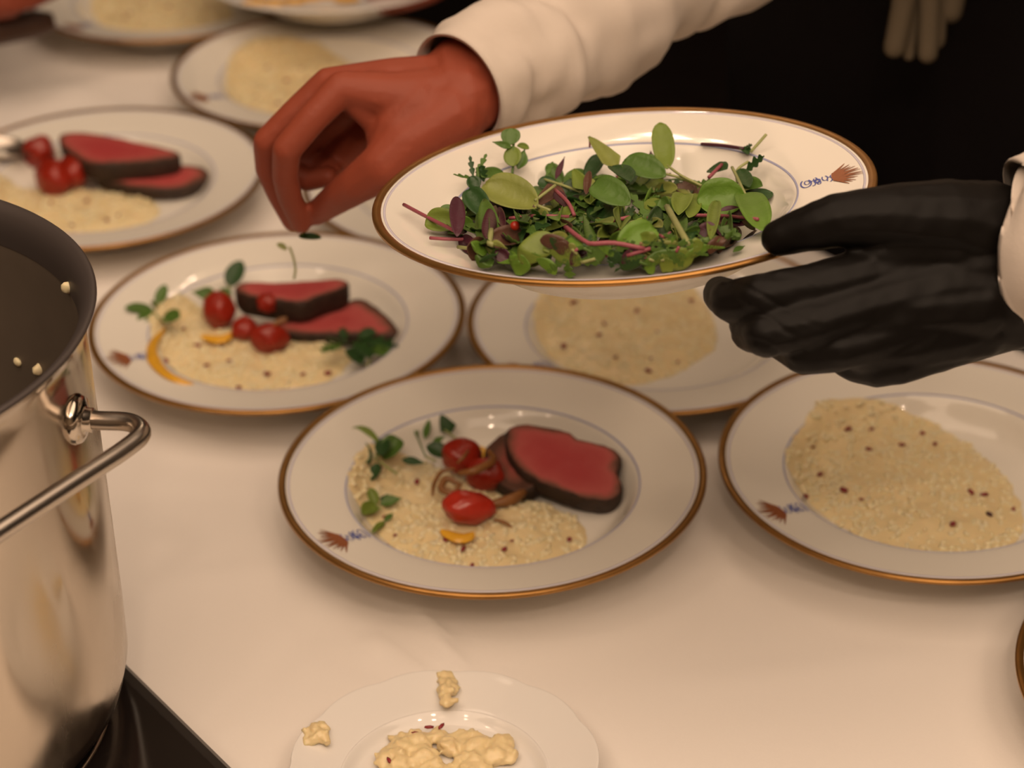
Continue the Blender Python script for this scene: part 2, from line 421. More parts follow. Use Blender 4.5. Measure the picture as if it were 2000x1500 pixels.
# ---------------------------------------------------------------- small scalloped plate
SP = Vector((-.0456, 1.0101, TZ))
def wob(r, z, a):
    k = max(0, (r - .06) / .03); s = abs(math.sin(a * 6 + .4))
    return r + .0022 * k * (s ** .7 - .5), z + .0007 * k * s
sp = empty('side_plate', SP, 'small plain white plate with scalloped rim holding leftover rice at the bottom edge', 'plate')
spp = [(0, .0055), (.03, .0056), (.050, .006), (.055, .0072), (.0585, .0105), (.0605, .0122), (.0615, .0118), (.064, .0126), (.075, .0152), (.084, .0180), (.0885, .0196), (.0897, .0196), (.0899, .0186), (.088, .0172), (.075, .0125), (.06, .0088), (.052, .003), (.050, 0), (.047, 0), (.046, .003), (0, .003)]
mk('plate_body', revolve([(q.x, q.y) for q in catmull([(a, b, 0) for a, b in spp], 3)], 144, wob), PORCW, sp)

# ---------------------------------------------------------------- risotto
def risotto(name, pts, cz, H, key, label, grains=520, specks=None, seed=1, group='risotto portions on gold rimmed plates', well=None, base=.008, cut=None):
    """mound of rice: smooth creamy bed plus single grains lying on it"""
    g = random.Random(seed)
    poly = [at_z(x, y, cz) for x, y in pts]
    c = sum(poly, Vector()) / len(poly)
    ring = catmull([Vector((p.x - c.x, p.y - c.y, 0)) for p in poly], 8, True)
    n = len(ring); rings = 26; V, F = [], []
    px, py, hs = PL[key][:3] if key else (well.x, well.y, 1)
    bz = lambda x, y: TZ + (top_z(min(.14, math.hypot(x - px, y - py))) * hs if key else base)
    def hgt(s, x, y):
        return H * (1 - s ** 4) ** .8 * (.85 + .35 * noise.noise(Vector((x * 45, y * 45, seed))) + .12 * noise.noise(Vector((x * 150, y * 150, seed))))
    def pt(s, k):
        q = ring[k % n]; jit = 1 + .035 * noise.noise(Vector((q.x * 110, q.y * 110, seed)))
        x, y = c.x + q.x * s * jit, c.y + q.y * s * jit
        return Vector((x, y, bz(x, y) + hgt(s, x, y) + .0003))
    V.append(pt(0, 0))
    for i in range(1, rings + 1):
        for k in range(n): V.append(pt(i / rings, k))
    for k in range(n): F.append((0, 1 + k, 1 + (k + 1) % n))
    for i in range(rings - 1):
        for k in range(n):
            a = 1 + i * n; b = a + n; F.append((a + k, b + k, b + (k + 1) % n, a + (k + 1) % n))
    o = Vector((c.x, c.y, bz(c.x, c.y)))
    ob = mk(name, (V, F), RICE, origin=o); tag(ob, label, 'risotto', group, 'stuff')
    parts = []
    for _ in range(grains):
        s = math.sqrt(g.random()) * .99; k = g.randrange(n); p = pt(s, k)
        q = Quaternion((0, 0, 1), g.uniform(0, 6.3)) @ Quaternion((0, 1, 0), g.uniform(-.3, .3))
        L = g.uniform(.0026, .0040)
        parts.append(ellipsoid(p + Vector((0, 0, g.uniform(-.0010, .0004))), (L, L * .56, L * .5), q, ICO1))
    gr = mk('rice_grains', merge(*parts), RICEW, ob, origin=None); tag(gr, kind='stuff')
    for v in gr.data.vertices: v.co = v.co - o
    sp_list = specks if isinstance(specks, list) else None
    num = len(sp_list) if sp_list else (specks or 0)
    for i in range(num):
        if sp_list:
            w_ = at_z(sp_list[i][0], sp_list[i][1], cz + .004); dark = len(sp_list[i]) > 2
            x, y = w_.x, w_.y
            # height of the mound right there
            d = Vector((x - c.x, y - c.y, 0)); k = min(range(n), key=lambda j: -d.normalized().dot(ring[j].normalized()))
            s = min(.99, d.length / ring[k].length); p = pt(s, k); p.x, p.y = x, y
        else: s = math.sqrt(g.random()) * .9; p = pt(s, g.randrange(n)); dark = g.random() < .2
        q = Quaternion((0, 0, 1), g.uniform(0, 6.3))
        L = g.uniform(.0018, .0041)
        e = mk('onion_bit', ellipsoid(p - o + Vector((0, 0, .0014)), (L, L * g.uniform(.38, .8), L * .45), q, ICO1, .4, i), SPECKD if dark else SPECK, ob)
    return ob
risotto('risotto', [(684, 990), (698, 945), (730, 915), (800, 903), (870, 915), (960, 950), (1040, 975), (1110, 1000), (1150, 1045), (1122, 1082), (1050, 1112), (960, 1128), (860, 1118), (795, 1088), (738, 1050)], .762, .0095, 'A',
        'risotto under the tomatoes on the nearest beef plate', 620,
        [(755, 1068), (838, 1097), (905, 1078), (985, 1078), (922, 1103), (985, 1110), (1112, 1050), (752, 1012), (700, 1020), (772, 1048), (745, 930), (815, 945), (870, 1060), (1000, 1060)], 1)
risotto('risotto', [(1535, 925), (1570, 868), (1600, 833), (1680, 822), (1780, 826), (1860, 850), (1920, 890), (1975, 945), (2000, 1010), (1985, 1060), (1920, 1090), (1830, 1097), (1740, 1082), (1660, 1040), (1590, 1000), (1545, 960)], .760, .0085, 'D',
        'wide round of plain risotto on the plate below the gloved hand', 760,
        [(1601, 931), (1648, 963), (1574, 977), (1682, 980), (1697, 880), (1760, 876), (1826, 870), (1802, 848), (1895, 966), (1922, 967), (1932, 1006, 1), (1655, 851), (1701, 845), (1720, 1067), (1716, 1060), (1588, 887), (1860, 1030), (1980, 990)], 2)
risotto('risotto', [(1043, 640), (1060, 600), (1100, 562), (1200, 545), (1300, 555), (1370, 582), (1399, 640), (1390, 682), (1330, 722), (1260, 747), (1190, 747), (1110, 722), (1060, 690)], .758, .0085, 'C',
        'risotto half hidden beneath the underside of the held salad plate', 480,
        [(1101, 681), (1170, 662), (1202, 704), (1272, 703), (1266, 722), (1324, 704), (1120, 600), (1243, 616), (1283, 653), (1350, 585), (1180, 640)], 3)
risotto('risotto', [(300, 655), (325, 625), (380, 610), (450, 640), (560, 655), (650, 668), (690, 695), (640, 742), (560, 765), (470, 772), (390, 760), (330, 722), (302, 690)], .761, .0095, 'B',
        'risotto edged with yellow sauce on the plate beside the pot', 480,
        [(360, 649), (448, 711), (404, 720), (466, 755), (592, 731), (640, 723), (522, 731), (385, 680), (550, 757), (325, 712)], 4)
risotto('risotto', [(-60, 400), (0, 372), (60, 370), (130, 365), (240, 372), (305, 392), (300, 425), (240, 452), (170, 465), (90, 456), (10, 440)], .761, .009, 'E',
        'risotto in front of the tomatoes on the plate behind the pot', 380, [(208, 431), (100, 400), (170, 395), (232, 420), (60, 425), (140, 440)], 5)
risotto('risotto', [(445, 190), (455, 150), (500, 120), (570, 113), (640, 115), (700, 140), (700, 200), (640, 235), (560, 247), (490, 242), (455, 220)], .758, .008, 'F',
        'risotto on the plate partly covered by the bare hand', 340, [(523, 142), (560, 163), (590, 145), (500, 195), (545, 210), (600, 160)], 6)
risotto('risotto', [(180, 20), (210, -12), (300, -32), (400, -22), (455, 18), (440, 55), (380, 80), (300, 90), (230, 72), (190, 45)], .758, .008, 'G',
        'risotto on the plate at the top left corner of the table', 340, [(245, 42), (255, 36), (330, 22), (352, 35), (365, 3), (280, 10)], 7)
def lump(name, c, blobs, label, seed, voxel=.0011):
    """sticky clump of cooked rice: grains run together into one uneven mass"""
    g = random.Random(seed); ex = []
    for dx, dy, r in blobs:
        ex.append((c + Vector((dx, dy, r * .42)), (r, r * g.uniform(.7, .95), r * g.uniform(.5, .75)), Quaternion((0, 0, 1), g.uniform(0, 3))))
        for _ in range(9):
            a = g.uniform(0, 6.3); k = g.uniform(.3, 1.0)
            ex.append((c + Vector((dx + r * k * math.cos(a), dy + r * k * math.sin(a), r * (.42 + .6 * (1 - k)) + g.uniform(-.001, .001))), (.0036, .0019, .0018), Quaternion((0, 0, 1), g.uniform(0, 3)) @ Quaternion((0, 1, 0), g.uniform(-.6, .6))))
    o = body_mesh(name, [], voxel, RICE, 2, None, c, ex, lambda co, n: .0010 * noise.noise(co * 260) + .0006 * noise.noise(co * 600))
    o.location = c
    return tag(o, label, 'rice')
g = random.Random(5)
c = at_z(868, 1480, TZ + .0062)
blobs = [(g.uniform(-.030, .022), g.uniform(-.020, .014), g.uniform(.0055, .0085)) for _ in range(30)] + [(.034, .006, .0085), (.030, -.003, .0085), (.037, -.004, .007), (-.034, -.004, .007), (-.018, .017, .004), (-.026, .008, .006), (.010, .014, .007), (-.004, .016, .0065)]
o = lump('risotto_leftover', c, blobs, 'sticky mound of leftover risotto in the small white plate', 1, .0013); o['kind'] = 'stuff'
for i, (px, py) in enumerate(((838, 1420), (862, 1418), (760, 1485), (812, 1432))):
    q = at_z(px, py, TZ + .0135) - c
    mk('onion_bit', ellipsoid(q, (.0034, .0013, .0012), Quaternion((0, 0, 1), i), ICO1), SPECK, o)
lump('risotto_dab', at_z(870, 1352, TZ + .0160), [(0, .011, .0045), (.001, .004, .0055), (0, -.004, .0058), (.001, -.012, .0050), (.003, 0, .004)], 'long dab of rice on the back rim of the small white plate', 2)
lump('risotto_dab', at_z(614, 1436, TZ + .0172), [(0, .001, .0052), (.004, -.004, .0048), (-.002, -.006, .0038), (.004, .003, .004)], 'small dab of rice on the left rim of the small white plate', 3)

# sauces
def puddle(name, pix, z, m, label, hw, key=None, cat='sauce'):
    P = [at_z(x, y, z) for x, y in pix]
    if key:
        kx, ky, kh = PL[key][:3]
        for _ in range(3): P = [at_z(x, y, TZ + .0035 + kh * top_z(min(.14, math.hypot(p.x - kx, p.y - ky)))) for (x, y), p in zip(pix, P)]
    pts = catmull(P, 5); n = len(pts); V, F = [], []
    for i, p in enumerate(pts):
        t = (pts[min(i + 1, n - 1)] - pts[max(0, i - 1)]); t.z = 0; t.normalize(); nn = Vector((-t.y, t.x, 0))
        wd = hw * (math.sin(math.pi * (i + .3) / (n - .4)) ** .5) * (1 + .2 * noise.noise(p * 90))
        for j in range(7):
            s = (j - 3) / 3; V.append(p + nn * wd * s + Vector((0, 0, .0020 * (1 - s * s) - .0012)))
    for i in range(n - 1):
        for j in range(6): F.append((i * 7 + j, i * 7 + j + 1, i * 7 + j + 8, i * 7 + j + 7))
    return tag(mk(name, (V, F), m, origin=pts[0].copy()), label, cat)
puddle('yellow_sauce', [(322, 640), (298, 668), (300, 700), (325, 728), (362, 745), (400, 758)], TZ + .0125, OIL, 'yellow oily sauce pooled along the left edge of the risotto beside the pot', .0048, 'B')
puddle('yellow_sauce', [(862, 1035), (900, 1048), (925, 1040)], TZ + .0225, OIL, 'orange sauce under the lowest tomato on the nearest plate', .006)
puddle('yellow_sauce', [(925, 868), (945, 880), (955, 900)], TZ + .012, OIL, 'yellow sauce behind the top tomato on the nearest plate', .005)
puddle('yellow_sauce', [(395, 655), (430, 660), (450, 650)], TZ + .0225, OIL, 'orange sauce beside the left tomato on the plate next to the pot', .006)

# ---------------------------------------------------------------- beef
def beef(pix, p0, n, thick, label, group, seed=1, inset=.82, taper=.96, tone=0.0):
    n = Vector(n).normalized(); p0 = Vector(p0)
    ring = catmull([at_plane(x, y, p0, n) for x, y in pix], 6, True)
    c = sum(ring, Vector()) / len(ring); N = len(ring)
    jit = lambda p, a: p + (p - c).normalized() * a * noise.noise(p * 190 + Vector((seed, 0, 0)))
    V, F, D = [c + n * .0006], [], [tone]
    fr = [.12, .24, .36, .48, .58, .68, .76, .83, .89, .94, .975, 1.0]
    for s in fr:
        for p in ring:
            q = c + (jit(p, .0012 * s ** 4) - c) * s
            V.append(q + n * (.0005 * noise.noise(q * 85) + (-.0010 if s == 1 else 0))); D.append(max(tone, tone + (s ** 3.3) * (1.0 + .3 * noise.noise(q * 60))))
    L = len(fr)
    for k in range(N): F.append((0, 1 + k, 1 + (k + 1) % N))
    for i in range(L - 1):
        for k in range(N):
            a = 1 + i * N; b = a + N; F.append((a + k, b + k, b + (k + 1) % N, a + (k + 1) % N))
    last = 1 + (L - 1) * N; bot = len(V)
    for p in ring: V.append(c + (p - c) * .97 - n * thick * .94); D.append(1)
    for k in range(N): F.append((last + k, bot + k, bot + (k + 1) % N, last + (k + 1) % N))
    F.append(tuple(bot + k for k in range(N))[::-1])
    o = mk('beef_slice', (V, F), BEEF, origin=c)
    at = o.data.attributes.new('doneness', 'FLOAT', 'POINT'); at.data.foreach_set('value', D)
    tag(o, label, 'meat', group)
    V, F = [], []; rows = [0, .12, .3, .5, .7, .88, 1]                     # rough dark crust wrapped around the edge
    for i, s in enumerate(rows):
        for k, p in enumerate(ring):
            out = (p - c).normalized(); b = c + (p - c) * (1 - .03 * s)
            bulge = .0011 * math.sin(math.pi * min(1, s * 1.0)) + .0009 * noise.noise(p * 260 + Vector((0, 0, s * 5))) + (.0006 if 0 < i < len(rows) - 1 else -.0003)
            V.append(b + out * bulge - n * (thick * s + (.0004 if i == 0 else 0)) - c)
    for i in range(len(rows) - 1):
        for k in range(N): F.append((i * N + k, (i + 1) * N + k, (i + 1) * N + (k + 1) % N, i * N + (k + 1) % N))
    mk('seared_crust', (V, F), CRUST, o)
    return o
tl = lambda d, ax=0: (ax, -math.sin(R(d)), math.cos(R(d)))
bA = at_z(1110, 970, TZ + .027)
beef([(948, 885), (962, 862), (985, 846), (1030, 838), (1080, 850), (1060, 930), (1020, 958), (985, 950), (960, 925)], at_z(985, 950, TZ + .024), tl(14, -.1), .014, 'greyish beef slice tucked behind the big pink one on the nearest plate', 'beef slices', 3, tone=.62)
beef([(993, 838), (1020, 828), (1060, 832), (1108, 843), (1128, 856), (1190, 873), (1211, 892), (1206, 922), (1214, 948), (1206, 968), (1178, 976), (1120, 964), (1060, 941), (1028, 925), (1004, 900), (990, 868)], bA, tl(15), .0165, 'large pink-centred beef slice on the right of the nearest plate', 'beef slices', 1)
beef([(530, 640), (560, 622), (610, 612), (660, 598), (700, 583), (730, 596), (760, 622), (776, 645), (760, 655), (700, 652), (620, 652), (560, 650)], at_z(650, 650, TZ + .022), tl(8), .0125, 'lower beef slice with dark right end on the plate beside the pot', 'beef slices', 5, tone=.22)
beef([(460, 560), (482, 551), (540, 552), (600, 549), (655, 545), (679, 550), (668, 562), (632, 573), (590, 588), (548, 585), (500, 578), (470, 572)], at_z(590, 588, TZ + .045), tl(4), .020, 'upper thick beef slice lying across another on the plate beside the pot', 'beef slices', 6)
beef([(190, 345), (240, 330), (300, 326), (360, 322), (398, 328), (404, 345), (370, 362), (320, 368), (250, 362)], at_z(300, 368, TZ + .023), tl(8), .0125, 'lower beef slice with browned right end on the plate behind the pot', 'beef slices', 8, tone=.15)
beef([(116, 266), (140, 258), (200, 263), (270, 278), (340, 294), (346, 303), (300, 312), (240, 316), (190, 318), (150, 305), (125, 285)], at_z(240, 316, TZ + .044), tl(4), .019, 'upper beef slice with flat pink top on the plate behind the pot', 'beef slices', 9)

# ---------------------------------------------------------------- tomatoes and onions
def tomato(px, py, z, rx, ry, rz, ang, label, m=TOM, seed=0):
    c = at_z(px, py, z); q = Quaternion((0, 0, 1), ang) @ Quaternion((0, 1, 0), .2)
    o = mk('roasted_cherry_tomato', ellipsoid(Vector(), (rx, ry, rz), q, ICO3, .20, seed), m, origin=Vector()); o.location = c
    tag(o, label, 'tomato', 'roasted cherry tomatoes')
    d = q @ Vector((rx * .98, 0, 0))
    mk('stem_scar', ellipsoid(d, (.0022, .0022, .0012), q @ Quaternion((0, 1, 0), 1.57), ICO1), ONION, o)
    return o
tomato(902, 890, TZ + .031, .0145, .0125, .0125, .4, 'dark red tomato topmost of the three on the nearest plate', TOM, 1)
tomato(948, 928, TZ + .024, .0105, .0140, .0125, 1.2, 'dark tomato squeezed against the beef on the nearest plate', TOM, 2)
tomato(914, 992, TZ + .030, .0180, .0125, .0115, .15, 'bright red oval tomato lowest on the nearest plate', TOMB, 3)
tomato(428, 607, TZ + .029, .0150, .0130, .0150, 2.2, 'large red tomato left of the beef on the plate beside the pot', TOM, 4)
tomato(478, 643, TZ + .024, .0110, .0100, .0095, 1.0, 'small red tomato in the middle of the row on the plate beside the pot', TOM, 5)
tomato(526, 661, TZ + .026, .0150, .0110, .0120, .2, 'red tomato front-most on the plate beside the pot', TOM, 6)
tomato(522, 592, TZ + .040, .0085, .0080, .0080, .3, 'crushed dark tomato against the thick beef slice beside the pot', TOM, 7)
tomato(76, 296, TZ + .030, .0150, .0140, .0150, .3, 'red tomato highest of the three on the plate behind the pot', TOM, 8)
tomato(104, 346, TZ + .028, .0150, .0190, .0165, .5, 'red tomato lowest left on the plate behind the pot', TOM, 9)
tomato(140, 336, TZ + .028, .0115, .0190, .0160, .45, 'dark red tomato touching the beef on the plate behind the pot', TOM, 10)
def strand(pix, z, r, label, m=ONION):
    pts = catmull([at_z(x, y, z + dz) for x, y, dz in pix], 5)
    o = mk('onion_strand', tube(pts, [r * (.5 + .5 * math.sin(math.pi * (i + .6) / len(pts))) for i in range(len(pts))], 7), m, origin=pts[0].copy())
    return tag(o, label, 'onion', 'caramelised onion strands')
strand([(888, 915, .006), (862, 922, .004), (848, 945, 0), (845, 968, -.002)], TZ + .028, .0016, 'brown onion strand curling down the left of the tomatoes on the nearest plate')
strand([(900, 948, .004), (872, 935, .006), (862, 955, .002), (885, 962, .002), (900, 945, .006)], TZ + .028, .0026, 'pale looped onion strand between the tomatoes on the nearest plate')
strand([(895, 925, .008), (930, 918, .012), (962, 900, .010), (955, 880, .010)], TZ + .030, .0030, 'yellowish onion strand wrapped under the topmost tomato')
strand([(960, 985, 0), (1000, 975, 0), (1025, 960, 0)], TZ + .022, .0042, 'brown onion strip along the front of the beef on the nearest plate')
strand([(965, 1015, 0), (985, 1020, 0), (1000, 1030, -.003)], TZ + .022, .0012, 'thin brown onion tail right of the lowest tomato')
strand([(893, 905, .014), (905, 893, .017), (915, 880, .016)], TZ + .030, .0013, 'light onion thread lying over the topmost tomato')
strand([(560, 622, .010), (545, 628, .008), (530, 640, .006)], TZ + .030, .0024, 'onion strip between tomato and beef beside the pot')

# ---------------------------------------------------------------- leaves
def leaf_vf(base, tip, wid, nrm, kind='round', cup=.12, curl=.15, seed=0):
    ax = tip - base; L = ax.length; ax = ax.normalized(); nrm = (nrm - ax * nrm.dot(ax)).normalized(); sd = ax.cross(nrm)
    nu, nv = (18, 8) if kind == 'feather' else (16, 6); V, F = [], []
    for i in range(nu + 1):
        t = i / nu
        if kind == 'round': pr = max(0, 1 - abs(2 * t ** 1.12 - 1) ** 2.3) ** .55
        elif kind == 'oval': pr = max(0, 1 - abs(2 * t ** .95 - 1) ** 2) ** .62
        elif kind == 'lance': pr = math.sin(math.pi * t ** .75) ** 1.2
        elif kind == 'tri': pr = (1 - t) ** .6 * min(1, t * 5 + .1) * 1.05
        elif kind == 'feather': pr = (math.sin(math.pi * t ** .9) ** .7) * (.35 + .65 * (abs(math.sin(t * 11 + seed)) ** 1.5))
        else: pr = math.sin(math.pi * t)
        pr = max(pr, .10 if t > .9 else .10)
        for j in range(nv + 1):
            s = (j / nv - .5) * 2
            x = s * pr * wid / 2
            z = cup * wid * s * s * pr + curl * L * (math.sin(t * 2.2 + seed) - math.sin(seed)) * .5 + .03 * wid * noise.noise(Vector((t * 4, s * 2, seed * 5)))
            sk = .12 * L * abs(s) * pr if kind == 'feather' else 0
            V.append(base + ax * (t * L + sk) + sd * x + nrm * z)
    for i in range(nu):
        for j in range(nv):
            a = i * (nv + 1) + j; F.append((a, a + 1, a + nv + 2, a + nv + 1))
    return V, F
def solid(o, th=.0003):
    m = o.modifiers.new('thickness', 'SOLIDIFY'); m.thickness = th; m.offset = 0
def sprig(D, leaves, stems, label, group, nm='microgreen_sprig', cat='herb sprig', seed=0, up=None, fix=None):
    """D(px, py, lift) -> world point. leaves: (bx, by, tx, ty, width_px, kind, colour[, lift_base, lift_tip])"""
    g = random.Random(seed + 11)
    b0 = D(leaves[0][0], leaves[0][1], 0) if leaves else D(stems[0][0][0], stems[0][0][1], 0)
    root = empty(nm, b0, label, cat, group)
    for lf in leaves:
        bx, by, tx, ty, wd, kind, colr = lf[:7]; lb, lt = (lf[7], lf[8]) if len(lf) > 8 else (0, .006)
        b = D(bx, by, lb); t = D(tx, ty, lt); dep = (b - EYE).dot(_f)
        view = (EYE - (b + t) / 2).normalized()
        nrm = view + Vector((g.uniform(-.35, .35), g.uniform(-.35, .35), g.uniform(-.1, .5)))
        if up is not None: nrm = up * 1.0 + view * (.45 if up.length > .9 else 1.0) + Vector((g.gauss(0, .5), g.gauss(0, .5), g.gauss(0, .4)))   # lying any way up in the heap
        else: nrm = nrm + HN * .7
        vf = leaf_vf(b, t, wd / FPX * dep, nrm, kind, g.uniform(.08, .30), g.uniform(-.22, .18), g.uniform(0, 3))
        if fix: vf = ([fix(p) for p in vf[0]], vf[1])
        o = mk('leaf', vf, LEAF[colr], root, origin=b0); solid(o)
    for st in stems:
        pix, r, colr = st[0], st[1], st[2]
        pix = [(pix[i], pix[i + 1]) for i in range(0, len(pix), 2)]
        lifts = st[3] if len(st) > 3 else [.002] * len(pix)
        pts = catmull([D(x, y, l) for (x, y), l in zip(pix, lifts)], 4)
        if fix: pts = [fix(p) + HN * r for p in pts]
        mk('stem', tube(pts, r, 6), LEAF[colr], root, origin=b0)
    return root
def DZ(z): return lambda px, py, l=0: at_z(px, py, TZ + z + l)
GA = 'herb sprigs on the beef plates'
sprig(DZ(.028), [(735, 897, 692, 842, 56, 'round', 'light'), (722, 905, 690, 862, 36, 'oval', 'dark', .002, .003), (748, 897, 782, 862, 44, 'round', 'mid'), (745, 890, 752, 858, 30, 'oval', 'dark', .006, .009), (738, 905, 722, 936, 26, 'oval', 'dark', 0, -.004), (722, 905, 699, 918, 13, 'oval', 'purple', 0, 0), (785, 898, 832, 906, 17, 'lance', 'dark', .002, .002)],
      [((740, 900, 760, 915, 775, 925), .0009, 'stem'), ((735, 898, 720, 870), .0007, 'stem')], 'leafy green sprig leftmost on the nearest plate', GA, seed=1)
sprig(DZ(.026), [(816, 852, 799, 806, 23, 'feather', 'mid'), (830, 858, 839, 815, 15, 'lance', 'mid'), (880, 846, 862, 812, 36, 'tri', 'dark'), (872, 892, 834, 868, 34, 'oval', 'dark'), (845, 868, 870, 852, 14, 'lance', 'mid')],
      [((832, 892, 822, 870, 808, 835), .0007, 'mid'), ((892, 858, 880, 848, 868, 840), .0007, 'stem'), ((832, 892, 850, 900), .0008, 'stem')], 'upright feathery sprig behind the topmost tomato on the nearest plate', GA, seed=2)
sprig(DZ(.020), [(736, 985, 722, 954, 22, 'oval', 'light', 0, .008), (742, 985, 786, 974, 24, 'lance', 'mid', 0, .003), (745, 980, 758, 966, 16, 'tri', 'dark', 0, .004), (734, 985, 706, 1010, 32, 'oval', 'light', 0, .001)],
      [((735, 985, 745, 995), .0008, 'stem')], 'small three-leaved sprig lying on the risotto at left of the nearest plate', GA, seed=3)
sprig(DZ(.018), [(750, 1018, 768, 1003, 12, 'lance', 'mid', 0, .001), (752, 1018, 722, 1045, 14, 'lance', 'light', 0, 0)], [((730, 1040, 750, 1020), .0007, 'light')], 'narrow leaf lying on the left edge of the nearest risotto', GA, seed=4)
sprig(DZ(.030), [(298, 605, 243, 603, 24, 'oval', 'mid'), (308, 595, 323, 556, 24, 'oval', 'mid', 0, .01), (300, 610, 268, 633, 24, 'oval', 'mid', 0, -.002), (318, 622, 351, 620, 36, 'round', 'mid'), (302, 600, 305, 590, 20, 'oval', 'light')],
      [((298, 605, 310, 620, 325, 628), .0008, 'stem'), ((305, 600, 312, 590), .0008, 'stem')], 'four-leaved sprig on the left rim of the plate beside the pot', GA, seed=5)
sprig(DZ(.034), [(448, 560, 470, 507, 38, 'oval', 'dark', 0, .014), (425, 578, 374, 570, 28, 'lance', 'mid'), (450, 585, 430, 565, 22, 'oval', 'mid')], [((440, 600, 448, 575, 448, 558), .0010, 'stem')], 'dark sprig standing behind the large tomato beside the pot', GA, seed=6)
sprig(DZ(.022), [(668, 672, 628, 688, 34, 'feather', 'mid'), (690, 668, 726, 695, 44, 'feather', 'dark'), (705, 662, 778, 682, 36, 'feather', 'dark'), (684, 680, 705, 704, 34, 'oval', 'dark'), (675, 665, 668, 640, 26, 'feather', 'dark', 0, .008), (700, 660, 735, 648, 26, 'oval', 'dark', 0, .006), (720, 680, 765, 690, 24, 'oval', 'mid')],
      [((720, 690, 722, 705, 716, 716), .0008, 'stem'), ((680, 670, 640, 660), .0008, 'dark')], 'dark bushy clump of greens on the right of the plate beside the pot', GA, seed=7)
DF = lambda px, py, l=0: at_d(px, py, 1.505 - l)
sprig(DF, [(583, 462, 628, 466, 17, 'oval', 'dark', 0, .002), (590, 455, 575, 440, 12, 'oval', 'dark', 0, 0)], [((598, 436, 596, 450, 590, 462), .0009, 'mid', [0, 0, 0])], 'green sprig pinched between the bare fingertips', 'sprigs at the fingertips', seed=8)
DF2 = lambda px, py, l=0: at_d(px, py, 1.56 - l)
sprig(DF2, [(560, 488, 540, 478, 14, 'oval', 'stem', 0, 0)], [((565, 482, 572, 500, 577, 525, 574, 545), .0009, 'stem', [0, 0, 0, 0])], 'pale stem falling from the bare fingers above the plate', 'sprigs at the fingertips', seed=9)

# ---------------------------------------------------------------- salad of microgreens on the held plate
WB = HB + HN * .009
def DS(px, py, l=0):
    """point seen at this pixel, lying l above the held plate's inner surface"""
    h = .075
    while h > .008:                                            # first place where the sight line meets the surface raised by l
        q = HQ.inverted() @ (at_plane(px, py, HB + HN * h, HN) - HB); r = math.hypot(q.x, q.y)
        if r < .147 and top_z(min(r, .141)) + .001 + l >= h: break
        h -= .0004
    return at_plane(px, py, HB + HN * h, HN)
def keep_above(p):
    q = HQ.inverted() @ (p - HB); r = math.hypot(q.x, q.y)
    if r > .138: q.x *= .138 / r; q.y *= .138 / r; r = .138
    q.z = max(q.z, top_z(r) + .0009)
    return HB + HQ @ q
GS = 'microgreens piled on the held plate'
S = lambda lv, st, lab, sd, grp=GS: sprig(DS, lv, st, lab, grp, seed=sd, fix=keep_above)
S([(1303, 330, 1290, 250, 44, 'round', 'light', .020, .030)], [((1303, 325, 1330, 345, 1370, 365), .0008, 'stem', [.02, .018, .014])], 'upright light green oval leaf standing highest at the back of the salad', 1)
S([(1050, 405, 948, 362, 78, 'round', 'pale', .020, .024)], [((1050, 405, 1075, 415), .0011, 'stem', [.02, .018])], 'largest pale olive leaf at left centre of the salad', 2)
S([(952, 425, 915, 372, 46, 'round', 'dark', .016, .018), (930, 370, 918, 345, 30, 'oval', 'dark', .014, .016)], [((950, 425, 970, 440), .0009, 'dark', [.014, .01])], 'round dark green leaf left of the pale olive leaf', 3)
S([(893, 462, 890, 392, 32, 'oval', 'purple', .010, .020)], [((895, 458, 830, 425, 789, 403), .0011, 'pink', [.008, .006, .004])], 'purple leaf at the left with a long pink stem on the white rim', 4)
S([(905, 470, 950, 478, 16, 'oval', 'purple', .004, .006)], [((905, 471, 870, 470, 840, 468), .0010, 'pink', [.003, .003, .002])], 'short pink stem with dark tip at the lower left of the salad', 5)
S([(998, 283, 997, 250, 38, 'round', 'mid', .018, .024), (1000, 288, 962, 277, 15, 'lance', 'mid', .018, .018), (1010, 285, 1033, 290, 15, 'oval', 'light', .018, .018), (1003, 325, 1000, 285, 36, 'oval', 'light', .016, .018), (1012, 330, 1025, 292, 26, 'lance', 'mid', .014, .018)], [((1000, 345, 1003, 320, 1003, 282), .0008, 'mid', [.01, .014, .018])], 'five-leaved sprig rising toward the back rim at upper left', 6)
S([(925, 350, 918, 305, 13, 'feather', 'dark', .012, .016), (930, 345, 950, 300, 14, 'feather', 'mid', .012, .02), (935, 350, 885, 342, 12, 'feather', 'mid', .012, .012), (940, 345, 985, 330, 30, 'oval', 'mid', .014, .014), (945, 355, 940, 322, 26, 'feather', 'dark', .012, .018)], [((935, 372, 935, 355, 932, 330), .0009, 'mid', [.008, .012, .016])], 'spiky feathery sprig at the upper left of the salad', 7)
S([(1205, 330, 1150, 270, 44, 'tri', 'pale', .020, .026)], [((1152, 272, 1152, 290), .0006, 'pink', [.026, .022])], 'folded pale leaf with pink edge at the back centre', 8)
S([(1195, 325, 1232, 366, 42, 'round', 'dark', .024, .022)], [], 'glossy dark oval leaf just left of the back centre', 9)
S([(1300, 345, 1222, 322, 55, 'round', 'mid', .022, .024), (1260, 330, 1275, 305, 30, 'oval', 'mid', .02, .024)], [((1290, 340, 1330, 350, 1380, 372), .0008, 'stem', [.02, .016, .012])], 'mid green leaf below the upright oval leaf', 10)
S([(1455, 385, 1362, 392, 76, 'round', 'bright', .018, .020), (1452, 378, 1488, 428, 60, 'round', 'bright', .018, .012)], [((1455, 382, 1440, 350, 1430, 330), .0010, 'stem', [.018, .016, .014])], 'pair of big bright green leaves at the right of the salad', 11)
